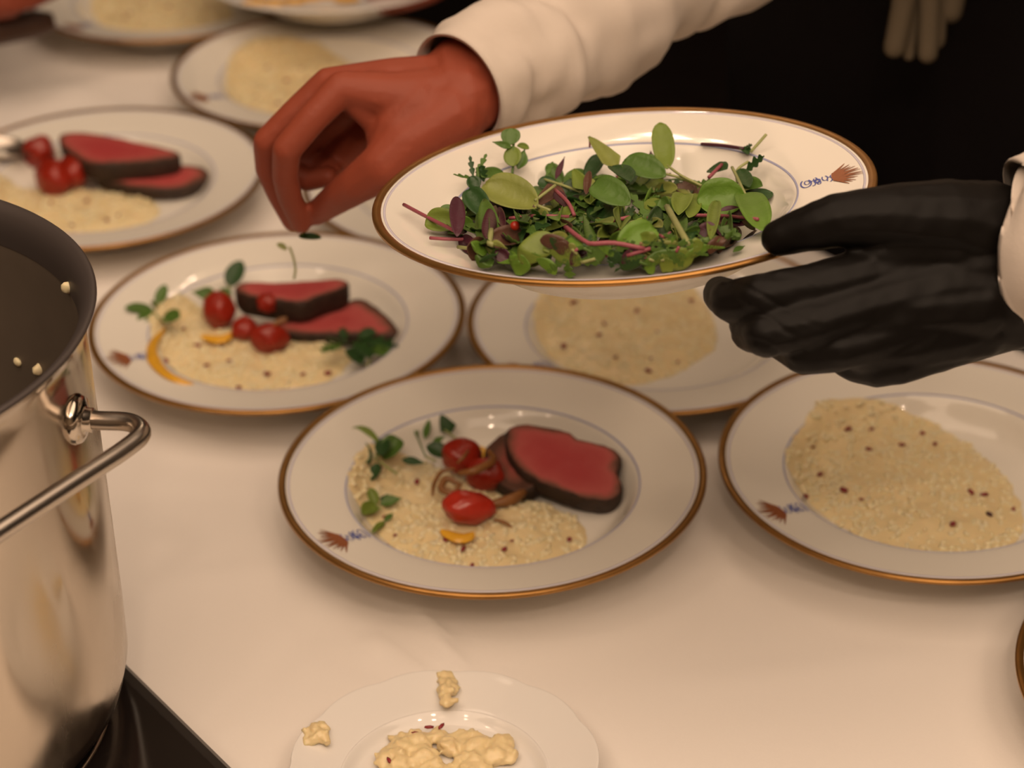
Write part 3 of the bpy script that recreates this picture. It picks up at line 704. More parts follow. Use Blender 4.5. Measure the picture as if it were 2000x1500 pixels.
S([(1420, 330, 1385, 330, 44, 'round', 'dark', .014, .012), (1445, 330, 1465, 375, 30, 'oval', 'dark', .014, .014), (1455, 335, 1493, 305, 26, 'feather', 'dark', .012, .016), (1450, 358, 1488, 362, 30, 'oval', 'mid', .012, .012)], [((1440, 360, 1440, 335, 1462, 318), .0009, 'stem', [.012, .014, .012]), ((1410, 325, 1385, 350), .0012, 'pink', [.012, .014])], 'dark four-leaved sprig above the bright leaf pair at right', 12)
S([(1450, 288, 1462, 305, 20, 'oval', 'dark', .002, .003), (1455, 290, 1468, 283, 12, 'feather', 'dark', .002, .006)], [((1370, 285, 1410, 288, 1452, 294), .0012, 'purple', [.002, .002, .003]), ((1466, 300, 1482, 282, 1497, 265), .0009, 'stem', [.003, .005, .008])], 'dark purple stem with knotted leaf lying on the back rim', 13)
S([(1345, 490, 1422, 480, 40, 'tri', 'bright', .012, .010), (1345, 488, 1400, 462, 22, 'lance', 'mid', .010, .014)], [((1303, 410, 1325, 450, 1348, 490), .0019, 'stem', [.02, .016, .012])], 'pale thick stem leading down to a pointed bright leaf at lower right', 14)
S([(1205, 490, 1272, 455, 64, 'round', 'bright', .016, .020)], [((1205, 488, 1180, 495), .001, 'stem', [.014, .012])], 'bright rounded leaf in the middle foreground of the salad', 15)
S([(1005, 528, 1085, 470, 64, 'round', 'light', .012, .018), (1015, 525, 1030, 462, 56, 'round', 'mid', .008, .014)], [((1005, 500, 940, 492, 895, 486), .0011, 'stem', [.008, .006, .003])], 'two broad leaves overlapping at the front left edge of the salad', 16)
S([(965, 500, 960, 430, 46, 'oval', 'mid', .010, .016)], [((955, 490, 960, 455), .0016, 'stem', [.014, .018])], 'olive leaf with a pale midrib at the lower left of the salad', 17)
S([(1095, 365, 1042, 405, 44, 'tri', 'brown', .022, .020), (1085, 370, 1110, 415, 24, 'lance', 'purple', .022, .02)], [((1085, 375, 1110, 400, 1122, 425), .0012, 'pink', [.024, .024, .02]), ((1045, 395, 1085, 365), .0010, 'stem', [.022, .026])], 'folded bronze leaf with pink ribs at the centre left', 18)
S([(1145, 492, 1085, 500, 26, 'oval', 'purple', .012, .012)], [], 'dark purple oval leaf lying at the front centre of the salad', 19)
S([(1112, 452, 1085, 425, 32, 'oval', 'brown', .020, .024)], [((1105, 448, 1150, 480, 1200, 490, 1262, 502), .0013, 'pink', [.022, .018, .018, .014])], 'long pink stem sweeping across the front centre of the salad', 20)
S([(985, 445, 975, 410, 20, 'oval', 'purple', .016, .018)], [((995, 430, 1050, 425, 1112, 427), .0011, 'pink', [.020, .022, .020])], 'level pink stem below the pale olive leaf', 21)
S([], [((1350, 424, 1410, 425, 1480, 432), .0011, 'pink', [.016, .014, .008])], 'pink stem below the big bright leaves at right', 22)
S([(1325, 420, 1338, 372, 42, 'round', 'light', .020, .022), (1345, 425, 1362, 378, 32, 'oval', 'light', .018, .02)], [], 'yellow-green heart-shaped leaf left of the big bright pair', 23)
S([(1388, 468, 1400, 415, 27, 'oval', 'light', .014, .018)], [], 'narrow upright light leaf below the big bright pair', 24)
S([(1478, 450, 1443, 458, 14, 'oval', 'brown', .004, .003), (1475, 450, 1455, 438, 12, 'oval', 'brown', .004, .006)], [], 'small bronze leaf touching the tip of the gloved thumb', 25)
S([(1432, 492, 1456, 478, 11, 'lance', 'mid', .002, .003)], [], 'tiny green strip lying alone near the gloved thumb', 26)
S([(1065, 348, 1080, 315, 13, 'feather', 'mid', .016, .02), (1085, 350, 1102, 310, 12, 'lance', 'purple', .016, .02), (1090, 362, 1050, 358, 36, 'round', 'dark', .014, .016)], [((1060, 352, 1100, 365, 1135, 378), .0009, 'stem', [.016, .016, .014])], 'thin pair of upright leaves between olive leaf and back centre', 27)
S([(1140, 370, 1120, 330, 38, 'tri', 'light', .018, .024), (1145, 380, 1152, 338, 16, 'oval', 'brown', .02, .026)], [], 'arrow-shaped light leaf with a bronze bud at back left of centre', 28)
S([(1195, 435, 1130, 395, 46, 'oval', 'light', .024, .024), (1230, 400, 1165, 370, 60, 'round', 'mid', .022, .024)], [((1195, 435, 1230, 428), .0012, 'pink', [.022, .022])], 'broad folded leaf right at the middle of the salad', 29)
S([(1280, 500, 1320, 470, 30, 'oval', 'mid', .010, .012), (1260, 510, 1330, 520, 26, 'lance', 'light', .008, .008)], [((1250, 500, 1300, 515), .0009, 'stem', [.008, .006])], 'low leaf pair at the front right of centre', 30)
S([(1130, 528, 1065, 500, 54, 'oval', 'light', .014, .020), (1150, 525, 1175, 492, 40, 'round', 'mid', .014, .020)], [((1130, 528, 1160, 520), .001, 'stem', [.014, .012])], 'long light leaf with a round one at the front centre edge of the salad', 31)
S([(1350, 520, 1278, 508, 42, 'oval', 'mid', .012, .018), (1345, 518, 1400, 495, 34, 'oval', 'bright', .012, .016)], [], 'two narrow green leaves at the front right edge of the salad', 32)
S([(1215, 528, 1250, 490, 34, 'oval', 'purple', .013, .018), (1210, 526, 1190, 498, 26, 'oval', 'dark', .013, .018)], [((1225, 515, 1275, 500), .0011, 'pink', [.014, .014])], 'dark purple leaf with a pink stem at the front edge of the salad', 33)
o = tag(mk('pink_peppercorn', ellipsoid(Vector(), (.0027, .0027, .0027), None, ICO2, .05), TOMB, origin=Vector()), 'tiny red berry among the salad leaves', 'berry'); o.location = DS(1006, 441, .022)
# the rest of the heap: sprigs nothing tells apart
g = random.Random(21)
KINDS = [('feathery dark green sprig in the heap of greens', 'feather', ('dark', 'mid', 'mid'), 44), ('plain round-leaved green sprig in the heap of greens', 'round', ('mid', 'light', 'bright', 'dark', 'mid', 'pale', 'light'), 62), ('small purple-leaved sprig in the heap of greens', 'oval', ('purple', 'brown'), 18)]
sdn = 100
for lab, kind, cols, num in KINDS:
    for k in range(num):
        for _ in range(60):
            a = g.uniform(0, 6.283); r = math.sqrt(g.random())
            x = 1180 + 295 * r * math.cos(a); y = 434 + 90 * r * math.sin(a) - .04 * (x - 1180)
            if not ((x < 930 and y > 480) or (x > 1390 and y > 470)): break
        lift = g.uniform(.1, 1) * .018 * (1 - r ** 3) + .002 + (.004 if y > 462 else 0)
        lv, st = [], []
        for m_ in range(g.choice((2, 3, 3, 4))):
            q = g.uniform(0, 6.283); L = g.uniform(34, 72); wd = L * (g.uniform(.32, .48) if kind == 'feather' else g.uniform(.48, .8))
            lv.append((x + 3 * math.cos(q), y + 2 * math.sin(q), x + L * math.cos(q), y + L * .75 * math.sin(q), wd, kind if kind == 'feather' else g.choice(('round', 'oval', 'round', 'lance')), g.choice(cols), lift + .002 * m_, max(.001, lift + g.uniform(-.003, .006))))
        q = g.uniform(0, 6.283); st.append(((x, y, x + 25 * math.cos(q), y + 14 * math.sin(q)), .0009, g.choice(('stem', 'pink', 'mid')), [lift, max(.001, lift - .003)]))
        sdn += 1; sprig(DS, lv, st, lab, 'heap of ' + lab.split(' sprig')[0].split()[-1] + ' sprigs on the held plate', seed=sdn, up=HN * (.35 if y > 450 else 1), fix=keep_above)

# ---------------------------------------------------------------- stock pot on its hob
PC = Vector((-.396, 1.052, 0)); PZ = .785; PR = 1.050
pot = empty('stockpot', (PC.x, PC.y, PZ), 'tall polished steel stockpot with loop handle at the left edge', 'pot')
H = PR - PZ
outp = [(0, .0), (.120, .0), (.140, .001), (.154, .006), (.162, .016), (.1655, .030), (.1660, .06), (.1662, .15), (.1664, H - .055), (.1664, H - .022), (.1668, H - .014), (.1690, H - .007), (.1730, H - .0025), (.1741, H - .0008)]
inp = [(.1741, H - .0008), (.1735, H + .0006), (.1700, H - .0005), (.1660, H - .005), (.1640, H - .012), (.1632, H - .03), (.1630, .05), (.160, .022), (.150, .010), (.13, .007), (0, .007)]
mk('pot_wall', revolve(outp, 144), STEEL, pot)
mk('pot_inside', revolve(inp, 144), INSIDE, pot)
mk('rolled_rim', revolve([(.1741, H - .0012), (.1748, H + .0002), (.1735, H + .0014), (.1705, H + .0008), (.1668, H - .0030), (.1644, H - .0085), (.1634, H - .0150), (.1630, H - .022)], 144), RIMM, pot)
hz = 1.002 - PZ
def pol(r, a, z): return Vector((r * math.cos(R(a)), r * math.sin(R(a)), z))
A0, A1 = -9.5, -61
hp = [pol(.160, A0, hz), pol(.178, A0, hz), pol(.197, A0 - .5, hz + .001), pol(.2065, A0 - 3.5, hz + .0015), pol(.2035, A0 - 8, hz + .001)]
e0 = hp[-1]; f0 = [pol(.2035, A1 + 8, hz + .001), pol(.2065, A1 + 3.5, hz + .0015), pol(.197, A1 + .5, hz + .001), pol(.178, A1, hz), pol(.160, A1, hz)]
hp = hp + [e0.lerp(f0[0], t) for t in (.2, .4, .6, .8)] + f0
hd = mk('loop_handle', tube(catmull(hp, 5), .0052, 16), STEEL2, pot)
for a in (A0, A1):
    d = pol(1, a, 0); q = Vector((0, 0, 1)).rotation_difference(d)
    vf = revolve([(0, -.004), (.0135, -.004), (.0140, .0005), (.0125, .0035), (.0085, .0050), (.0066, .0056), (.0066, .009), (0, .009)], 32)
    mk('boss', ([q @ Vector((p[0], p[1] * 1.0, p[2])) + pol(.1664, a, hz) for p in vf[0]], vf[1]), STEEL, hd)
for (px, py, r, lab) in ((132, 562, .0040, 'grain of rice stuck inside the pot below the rim at right'), (34, 707, .0030, 'small rice grain inside the pot near the front rim'), (76, 722, .0042, 'larger rice grain next to a small one inside the pot')):
    rr = ray(px, py)                                           # where the line of sight meets the inner wall
    ox, oy = EYE.x - PC.x, EYE.y - PC.y; a_ = rr.x ** 2 + rr.y ** 2; b_ = 2 * (ox * rr.x + oy * rr.y); c_ = ox * ox + oy * oy - .1625 ** 2
    disc = b_ * b_ - 4 * a_ * c_; t = (-b_ + math.sqrt(max(0, disc))) / (2 * a_)
    p = EYE + rr * t
    if p.z < PZ + .012: t = (PZ + .010 - CZ) / rr.z; p = EYE + rr * t
    o = tag(mk('rice_grain', ellipsoid(Vector(), (r, r * .6, r * .95), Quaternion((0, 0, 1), px), ICO2, .3, px), RICEW, origin=Vector()), lab, 'rice', 'rice grains stuck in the pot'); o.location = p
hob = empty('hot_plate', (PC.x, PC.y, TZ), 'black glass hot plate under the steel stockpot', 'cooker')
hob.rotation_euler = (0, 0, RZ)
def slab(sx, sy, z0, z1, bev):
    V = []; F = []
    for z, s in ((z0, 0), (z1 - bev, 0), (z1, bev)):
        for x, y in ((-1, -1), (1, -1), (1, 1), (-1, 1)): V.append((x * (sx - s), y * (sy - s), z))
    for i in (0, 4):
        for k in range(4): F.append((i + k, i + (k + 1) % 4, i + 4 + (k + 1) % 4, i + 4 + k))
    F += [(8, 9, 10, 11), (3, 2, 1, 0)]
    return V, F
mk('casing', slab(.19, .158, .004, .0275, .004), HOBEDGE, hob, smooth=False)
mk('glass_top', slab(.180, .148, .0275, .0305, .0015), HOB, hob, smooth=False)
mk('cooking_ring', revolve([(.150, .0305), (.1505, .0318), (.1525, .0318), (.153, .0305)], 96), STEEL2, hob)
mk('burner_disc', revolve([(0, .0305), (0, .0346), (.125, .0346), (.127, .0340), (.127, .0305)], 96), HOBEDGE, hob)
for sx in (-1, 1):
    for sy in (-1, 1): mk('foot', revolve([(0, 0), (.01, 0), (.01, .0045), (0, .0045)], 16), HOBEDGE, hob).location = (sx * .16, sy * .13, 0)

# ---------------------------------------------------------------- steel spoon resting on the plate behind the pot
s0 = at_z(55, 292, TZ + .036); s1 = at_z(-140, 262, TZ + .055)
sd = (s1 - s0).normalized(); sv = Vector((0, 0, 1)).cross(sd).normalized(); su = sd.cross(sv)
spn = empty('serving_spoon', s0, 'steel serving spoon reaching in from the left edge onto the plate behind the pot', 'spoon')
V, F = [], []
for i in range(17):
    a = i / 16
    for k in range(24):
        q = 2 * math.pi * k / 24
        x = .030 + .034 * math.cos(q) * a; y = .022 * math.sin(q) * a
        V.append(sd * x + sv * y - su * .012 * (1 - a * a))
for i in range(16):
    for k in range(24): F.append((i * 24 + k, (i + 1) * 24 + k, (i + 1) * 24 + (k + 1) % 24, i * 24 + (k + 1) % 24))
solid(mk('spoon_bowl', (V, F), STEEL2, spn), .0012)
mk('spoon_handle', tube([sd * .062, sd * .085 + su * .004, sd * .14 + su * .012, sd * .22 + su * .016], [.004, .0045, .006, .008], 12), STEEL2, spn)

# ---------------------------------------------------------------- the server holding the salad plate
def C(*a): return [(at_d(x, y, d), r / 1000) for x, y, d, r in a]
HIP = Vector((.40, 1.90, .98)); FWD = -Vv; RT = Vector((-.594, .804, 0))
p1 = empty('person', (HIP.x, HIP.y, 0), 'server in white shirt with one bare hand and a black glove holding the salad plate', 'person')
O1 = Vector((HIP.x, HIP.y, 0))
def W(f, r, z): return O1 + FWD * f + RT * r + Vector((0, 0, z))
SH_R = Vector((.21, 1.78, 1.34)); SH_L = Vector((.445, 1.465, 1.34)); CH1 = (SH_R + SH_L) / 2
NECK = CH1 + Vector((-.02, -.01, .09)); HEAD = NECK + FWD * .05 + Vector((0, 0, .13))
EL_R = at_d(1470, -175, 1.62); WR_R = at_d(915, 178, 1.452)
EL_L = Vector((.425, 1.165, 1.165)); WR_L = at_d(2030, 515, 1.195)
LF = RT * -1
def hand_right():
    D0 = 1.45
    c = []
    c.append([(EL_R, .042), (WR_R.lerp(EL_R, .4), .034), (WR_R, .028)])
    c.append(C((900, 145, 1.458, 25), (905, 190, 1.445, 26)))
    # metacarpals
    c.append(C((890, 190, 1.445, 22), (770, 188, 1.435, 16), (668, 172, 1.430, 11.5)))
    c.append(C((885, 168, 1.455, 22), (760, 160, 1.448, 16), (643, 166, 1.447, 12)))
    c.append(C((890, 165, 1.47, 20), (770, 165, 1.467, 15), (655, 182, 1.470, 11.5)))
    c.append(C((895, 170, 1.485, 18), (780, 185, 1.487, 14), (680, 210, 1.492, 10.5)))
    c.append(C((800, 215, 1.45, 20), (700, 200, 1.452, 12)))
    # index
    c.append(C((668, 172, 1.430, 11.5), (610, 232, 1.430, 10.2), (560, 292, 1.434, 9.8), (557, 345, 1.452, 8.9), (566, 385, 1.468, 8.5), (588, 436, 1.492, 7.2)))
    # middle
    c.append(C((643, 166, 1.447, 12), (580, 220, 1.452, 10.4), (522, 277, 1.458, 9.8), (524, 330, 1.474, 9), (545, 378, 1.488, 8.6), (572, 432, 1.503, 7.4)))
    # ring
    c.append(C((655, 182, 1.470, 11.5), (600, 235, 1.480, 10), (548, 285, 1.488, 9.5), (558, 330, 1.500, 8.6), (600, 352, 1.500, 8), (640, 345, 1.495, 7.2)))
    # little finger
    c.append(C((680, 210, 1.492, 10.5), (628, 250, 1.502, 9), (590, 290, 1.508, 8.4), (605, 325, 1.512, 7.6), (650, 330, 1.505, 6.8)))
    # thumb
    c.append(C((880, 225, 1.438, 24), (800, 275, 1.432, 19), (752, 322, 1.432, 16.5), (700, 358, 1.446, 13.2), (672, 376, 1.458, 12), (618, 416, 1.490, 8.6)))
    c.append(C((820, 205, 1.437, 20), (780, 250, 1.435, 17), (752, 290, 1.436, 12)))
    c.append(C((800, 225, 1.482, 21), (715, 268, 1.510, 19), (650, 305, 1.520, 15)))       # heel of the palm
    c.append(C((700, 205, 1.434, 9), (735, 245, 1.440, 8), (745, 300, 1.440, 9)))          # web of the thumb
    return c
def hand_left(g=0):
    c = []
    a = lambda *t: C(*[(x, y, d, r + g) for x, y, d, r in t])
    c.append([(EL_L, .044), (WR_L.lerp(EL_L, .4), .035), (WR_L, .030 + g / 1000)])
    c.append(a((1990, 470, 1.195, 25), (1990, 560, 1.185, 27), (1975, 610, 1.19, 20)))
    c.append(a((2030, 515, 1.195, 32), (1940, 520, 1.188, 27), (1850, 510, 1.185, 24)))
    c.append(a((1960, 500, 1.19, 22), (1820, 508, 1.180, 19), (1690, 535, 1.174, 14)))
    c.append(a((1900, 520, 1.185, 24), (1760, 545, 1.177, 17), (1650, 570, 1.174, 12.5)))
    c.append(a((1900, 585, 1.183, 23), (1770, 600, 1.174, 17.5), (1660, 628, 1.171, 13)))
    c.append(a((1910, 630, 1.190, 19), (1800, 655, 1.180, 16.5), (1690, 682, 1.177, 12.5)))
    c.append(a((1960, 555, 1.185, 22), (1820, 565, 1.175, 17), (1695, 598, 1.168, 13)))
    c.append(a((1965, 600, 1.19, 18), (1830, 615, 1.178, 16), (1708, 658, 1.172, 12.6)))
    c.append(a((1970, 630, 1.20, 14), (1850, 665, 1.188, 14.5), (1752, 706, 1.182, 11.5)))
    c.append(a((1690, 535, 1.172, 12.8), (1585, 560, 1.168, 11.6), (1488, 580, 1.168, 11.6), (1430, 588, 1.182, 10.6), (1405, 574, 1.205, 8.4)))
    c.append(a((1695, 598, 1.168, 13), (1590, 630, 1.164, 12), (1500, 652, 1.166, 12), (1468, 645, 1.186, 10.6), (1462, 618, 1.215, 8.8)))
    c.append(a((1708, 658, 1.172, 12.6), (1640, 680, 1.170, 11.8), (1572, 686, 1.174, 11.4), (1530, 668, 1.195, 10), (1520, 640, 1.222, 8.4)))
    c.append(a((1752, 706, 1.182, 11.5), (1715, 714, 1.182, 10.6), (1668, 704, 1.188, 10), (1630, 684, 1.208, 9), (1615, 662, 1.228, 7.6)))
    c.append(a((1930, 450, 1.185, 26), (1850, 430, 1.172, 20.5), (1742, 424, 1.166, 16.6), (1640, 430, 1.166, 13.2), (1600, 442, 1.168, 11.8), (1522, 464, 1.176, 8.6)))
    c.append(a((1860, 470, 1.178, 20), (1770, 480, 1.172, 14.5), (1720, 500, 1.172, 12)))
    return c
torso = [[(W(0, -.08, .95), .105), (W(.03, -.08, 1.08), .115), (CH1 + LF * .07 - Vector((0, 0, .10)), .115), (CH1 + LF * .1, .075)],
         [(W(0, .08, .95), .105), (W(.03, .08, 1.08), .115), (CH1 - LF * .07 - Vector((0, 0, .10)), .115), (CH1 - LF * .1, .075)],
         [(W(0, 0, .95), .12), (W(.05, 0, 1.12), .12), (CH1 - Vector((0, 0, .08)), .12)],
         [(SH_L, .052), (CH1, .06), (SH_R, .052)], [(CH1 + Vector((0, 0, .01)), .058), (NECK, .054), (HEAD - Vector((0, 0, .03)), .055)]]
arms = [[(SH_R, .053), (SH_R.lerp(EL_R, .5), .048), (EL_R, .043)], [(SH_L, .053), (SH_L.lerp(EL_L, .5), .048), (EL_L, .043)]]
legs = [[(W(0, s * .09, .93), .10), (W(.01, s * .10, .52), .062), (W(.0, s * .105, .09), .042), (W(.16, s * .115, .05), .035)] for s in (-1, 1)]
HQ1 = FWD.to_track_quat('Y', 'Z')
def head_bits(hc, q):
    m = lambda x, y, z: hc + q @ Vector((x, y, z))
    return [(hc, (.076, .098, .115), q), (m(0, .035, -.055), (.058, .060, .060), q), (m(0, .105, -.018), (.014, .020, .024), q), (m(0, .092, .022), (.060, .016, .012), q),
            (m(.079, -.005, -.012), (.010, .018, .032), q), (m(-.079, -.005, -.012), (.010, .018, .032), q), (m(0, .093, -.062), (.025, .010, .007), q), (m(0, .088, -.095), (.024, .018, .016), q)]
def headgear(hc, q, parent, O):
    m = lambda x, y, z: hc + q @ Vector((x, y, z))
    vf = ellipsoid(hc + q @ Vector((0, -.014, .022)), (.082, .103, .112), q, ICO3, .06, 4)
    keep = [i for i, p in enumerate(vf[0]) if (q.inverted() @ (p - hc)).z > -.02 + .9 * max(0, (q.inverted() @ (p - hc)).y) or (q.inverted() @ (p - hc)).y < -.055]
    ks = set(keep); o = mk('hair', (vf[0], [f for f in vf[1] if all(i in ks for i in f)]), HAIR, parent, origin=O); solid(o, .012)
    for s in (-1, 1):
        mk('eye', ellipsoid(m(s * .033, .086, .004), (.013, .010, .009), q, ICO2), PORCW, parent, origin=O)
body1 = body_mesh('body', hand_right() + hand_left() + torso + arms + legs, .0019, SKIN, 5, p1, O1, head_bits(HEAD, HQ1))
headgear(HEAD, HQ1, p1, O1)
# nails of the bare hand
def nail(p, ax, nrm, L, wd, parent, O):
    vf = leaf_vf(p - ax * L / 2, p + ax * L / 2, wd, nrm, 'round', -.25, .0, 0); o = mk('finger_nail', vf, NAIL, parent, origin=O); solid(o, .0006); return o
pa = at_d(612, 412, 1.480)
nail(at_d(616, 410, 1.4805), (at_d(600, 428, 1.488) - at_d(640, 398, 1.474)).normalized(), (EYE - pa).normalized() + Vector((.1, -.1, .2)), .013, .011, p1, O1)
def folds(amp, fr, seed, amp2=.0):
    return lambda co, nn: amp * noise.noise(Vector((co.x * fr, co.y * fr, co.z * fr * .6 + seed))) + amp2 * noise.noise(co * fr * 3.1)
def crease_noise(co, nn):
    q = at_d(1480, 640, 1.17); d = (co - q)
    t = d.dot(RIGHT * .55 + UP * .83) + .006 * noise.noise(co * 30)   # creases running down-left between the knuckles
    near = max(0, 1 - abs(d.dot(RIGHT)) / .035) * max(0, 1 - abs(d.dot(UP)) / .05)
    wv = .5 + .5 * math.sin(t * 520 + 3 * noise.noise(co * 60))
    return -.0011 * near * wv ** 5 + .0008 * noise.noise(co * 42) + .0004 * noise.noise(co * 120)
gch = [[(p, r) for p, r in ch] for ch in hand_left(1.4)]
gch[0] = [(WR_L.lerp(EL_L, .30), .0395), (WR_L, .034)]
glove = body_mesh('glove', gch, .0014, GLOVE, 7, p1, O1, None, crease_noise); tag(glove, 'black nitrile glove')
# sleeves (open cuffs), shirt, apron, trousers, shoes
def sleeve(name, path, rads, parent, O, m, seed, ell=1.0, seg=56, sub=10):
    pts = catmull(path, sub); n = len(pts); rr = [v.x for v in catmull([Vector((r, 0, 0)) for r in rads], sub)]
    V, F = tube(pts, 1.0, seg, False); out = []
    for i in range(n):
        s = i / (n - 1)
        for k in range(seg):
            v = V[i * seg + k]; d = v - pts[i]; co = pts[i] + d * rr[i]
            long = s * 9 + seed
            wr = .0075 * noise.noise(Vector((co.x * 20 + seed, co.y * 20, co.z * 34))) + .006 * noise.noise(Vector((long * 3.0, math.cos(6.283 * k / seg) * 1.3, math.sin(6.283 * k / seg) * 1.3)))
            wr += .003 * math.sin(long * 4 + 2 * math.cos(6.283 * k / seg + seed))
            wr *= min(1, s * 6 + .08)
            out.append(pts[i] + d * (rr[i] + wr))
    b = len(out)                                                # turned-in cuff edge
    for k in range(seg): out.append(pts[0] + (V[k] - pts[0]) * (rr[0] - .002) - (pts[1] - pts[0]) * -.2)
    for k in range(seg): out.append(pts[4] + (V[4 * seg + k] - pts[4]) * (rr[4] - .003))
    for k in range(seg):
        k2 = (k + 1) % seg; F.append((k, b + k, b + k2, k2)[::-1]); F.append((b + k, b + seg + k, b + seg + k2, b + k2)[::-1])
    o = mk(name, (out, F), m, parent, origin=O); return o
sleeve('shirt_sleeve', [at_d(893, 172, 1.447), at_d(965, 130, 1.468), at_d(1060, 95, 1.50), at_d(1165, 24, 1.53), at_d(1288, -78, 1.57), EL_R, EL_R.lerp(SH_R, .5), SH_R + Vector((.02, .0, .0))], [.0375, .042, .047, .051, .052, .056, .062, .068], p1, O1, SHIRT, 2.0)
sleeve('shirt_sleeve', [at_d(2052, 488, 1.184), at_d(2128, 456, 1.175), WR_L.lerp(EL_L, .6) + Vector((0, 0, .01)), EL_L, EL_L.lerp(SH_L, .5), SH_L], [.0470, .050, .056, .058, .062, .066], p1, O1, SHIRT, 5.0)
tr = lambda c, d: [[(p, r + d) for p, r in ch] for ch in c]
body_mesh('shirt', tr(torso[:4], .012), .006, SHIRT, 4, p1, O1, None, folds(.004, 14, 1))
ap = [[(W(.02, s * .10, .40), .10), (W(.025, s * .095, .70), .115), (W(.02, s * .085, .93), .135), (W(.04, s * .08, 1.04), .134)] for s in (-1, 0, 1)]
body_mesh('apron', ap, .006, APRON, 4, p1, O1, None, folds(.006, 9, 4))
body_mesh('trousers', tr([l[:3] for l in legs], .016), .007, TROU, 3, p1, O1, None, folds(.004, 12, 6))
for s in (-1, 1): body_mesh('shoe', [[(W(-.05, s * .105, .045), .044), (W(.17, s * .118, .04), .040)]], .005, SHOE, 3, p1, O1)
# white cotton gloves tucked in the apron waist, fingers dangling
gl = empty('cotton_gloves', at_d(1800, -40, 1.72), 'pair of white cotton gloves hanging fingers-down against the dark clothes at top right', 'gloves')
OG = gl.location.copy(); GD = 1.735
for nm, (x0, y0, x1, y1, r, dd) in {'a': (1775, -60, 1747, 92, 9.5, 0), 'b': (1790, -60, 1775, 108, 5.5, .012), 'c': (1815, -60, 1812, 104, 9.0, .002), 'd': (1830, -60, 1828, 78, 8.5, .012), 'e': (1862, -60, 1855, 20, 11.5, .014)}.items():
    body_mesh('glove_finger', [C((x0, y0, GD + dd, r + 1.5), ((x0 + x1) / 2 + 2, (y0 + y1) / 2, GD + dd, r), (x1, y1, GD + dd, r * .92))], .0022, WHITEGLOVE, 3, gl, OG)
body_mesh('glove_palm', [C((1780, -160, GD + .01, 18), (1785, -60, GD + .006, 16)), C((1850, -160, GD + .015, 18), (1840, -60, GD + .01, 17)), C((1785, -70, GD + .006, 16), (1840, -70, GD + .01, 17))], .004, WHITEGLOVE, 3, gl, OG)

# ---------------------------------------------------------------- second server at the top left
O2 = Vector((-.44, 2.88, 0))
F2 = (Vector((-.28, 2.2, 0)) - O2).normalized(); R2 = F2.cross(Vector((0, 0, 1))).normalized()
p2 = empty('person', O2, 'server in dark clothes at top left whose hands hold a white plate', 'person')
def W2(f, r, z): return O2 + F2 * f + R2 * r + Vector((0, 0, z))
H2 = W2(.10, 0, 1.60); q2 = F2.to_track_quat('Y', 'Z')
SR, SL = W2(.04, .19, 1.36), W2(.04, -.19, 1.36)
WR2 = at_d(-70, -70, 2.16); WL2 = at_d(960, -95, 2.23)
ER2 = W2(.12, .26, 1.08); ELL2 = W2(.14, -.28, 1.08)
t2 = [[(W2(0, s * .08, .93), .12), (W2(.01, s * .08, 1.10), .11), (W2(.03, s * .075, 1.26), .115), (W2(.04, s * .1, 1.36), .07)] for s in (-1, 0, 1)] + [[(W2(.04, .02, 1.38), .06), (W2(.07, 0, 1.48), .053), (W2(.09, 0, 1.56), .055)], [(SR, .052), (SL, .052)]]
l2 = [[(W2(0, s * .09, .93), .10), (W2(.01, s * .10, .52), .062), (W2(0, s * .105, .09), .042), (W2(.16, s * .115, .05), .035)] for s in (-1, 1)]
a2 = [[(SR, .052), (ER2, .043), (WR2, .028)], [(SL, .052), (ELL2, .043), (WL2, .028)]]
hr2 = [C((-70, -70, 2.16, 26), (-30, -45, 2.15, 26), (10, -40, 2.15, 20)), C((-60, -60, 2.14, 22), (-25, -15, 2.13, 18), (20, 8, 2.13, 10.5), (70, -4, 2.135, 9), (108, -18, 2.15, 7.5)),
       C((-20, -30, 2.13, 16), (30, -14, 2.125, 10), (80, -24, 2.13, 9), (115, -34, 2.15, 7.5)), C((0, -45, 2.14, 14), (45, -40, 2.13, 10), (90, -45, 2.14, 9), (118, -50, 2.155, 7.5)), C((10, -60, 2.15, 12), (55, -60, 2.14, 9), (95, -66, 2.15, 8), (118, -68, 2.16, 7)),
       C((-70, -40, 2.14, 20), (-60, 4, 2.13, 15), (-10, 20, 2.135, 10.5), (22, 20, 2.14, 8))]
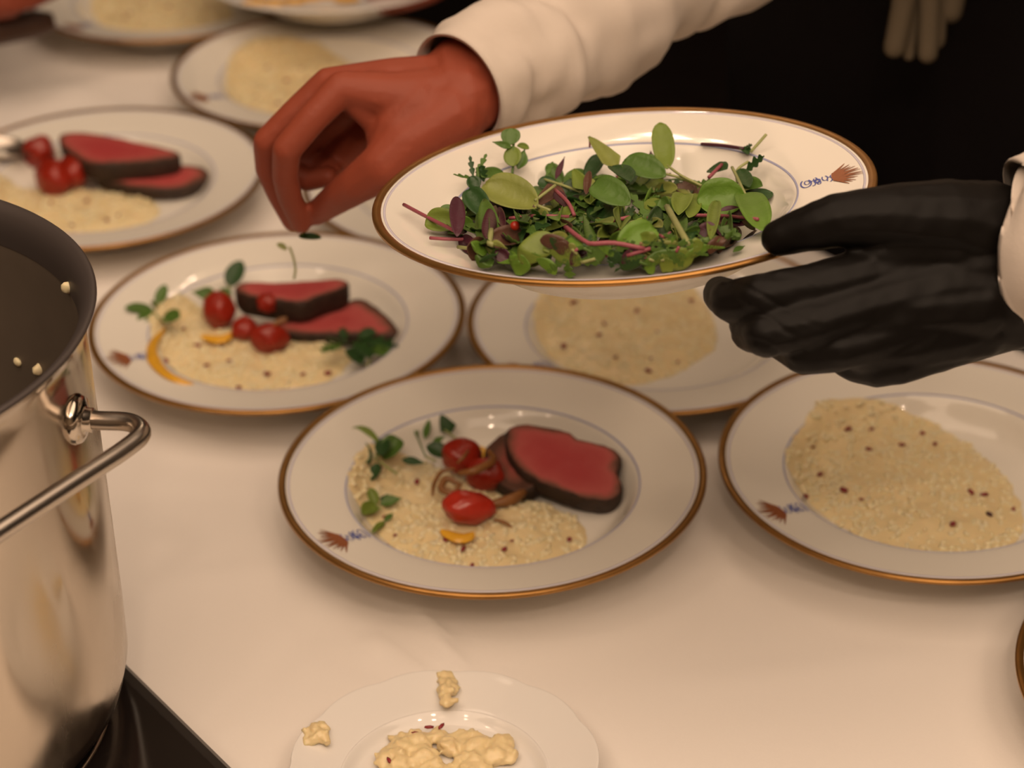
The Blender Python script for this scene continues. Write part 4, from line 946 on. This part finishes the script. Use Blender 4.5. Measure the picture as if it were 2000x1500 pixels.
hl2 = [C((960, -95, 2.230, 26), (910, -60, 2.220, 22), (870, -40, 2.220, 16)), C((890, -50, 2.220, 14), (840, -12, 2.215, 9.5), (795, 4, 2.220, 8.8), (750, 14, 2.230, 7.5)), C((880, -60, 2.230, 14), (825, -30, 2.225, 9.8), (770, -14, 2.230, 9), (725, -4, 2.240, 7.5)),
       C((880, -70, 2.240, 14), (815, -48, 2.235, 9.8), (765, -34, 2.240, 9), (720, -24, 2.250, 7.5)), C((890, -85, 2.250, 13), (830, -66, 2.245, 9), (790, -58, 2.250, 8), (755, -52, 2.260, 7)), C((930, -95, 2.210, 17), (880, -92, 2.180, 12), (830, -82, 2.175, 10), (795, -72, 2.180, 8.4))]
body_mesh('body', t2 + l2 + a2 + hr2 + hl2, .003, SKIN, 4, p2, O2, head_bits(H2, q2))
headgear(H2, q2, p2, O2)
sleeve('jacket_sleeve', [at_d(-110, -90, 2.165), WR2.lerp(ER2, .4), ER2, ER2.lerp(SR, .5), SR], [.042, .054, .064, .068, .072], p2, O2, APRON, 3.0)
sleeve('jacket_sleeve', [at_d(985, -108, 2.235), WL2.lerp(ELL2, .4), ELL2, ELL2.lerp(SL, .5), SL], [.042, .054, .064, .068, .072], p2, O2, APRON, 8.0)
body_mesh('jacket', tr(t2[:3] + [t2[4]], .014), .007, APRON, 4, p2, O2, None, folds(.005, 12, 2))
body_mesh('trousers', tr([l[:3] for l in l2], .016), .008, TROU, 3, p2, O2, None, folds(.004, 12, 3))
for s in (-1, 1): body_mesh('shoe', [[(W2(-.05, s * .105, .045), .044), (W2(.17, s * .118, .04), .040)]], .006, SHOE, 3, p2, O2)
wp = [at_d(x, y, d) for x, y, d in ((-120, 82, 2.14), (-30, 66, 2.16), (50, 50, 2.18), (104, 42, 2.19))]
tag(mk('dark_brown_rod', tube(catmull(wp, 4), [.013, .0135, .0138, .0138, .0138, .0138, .0138, .0138, .0138, .0135, .0125, .011, .009], 14), WOOD, origin=wp[0].copy()), 'dark brown rod under the hand at the top left corner', 'utensil')  # plain dark brown tube tapering towards the plate rim
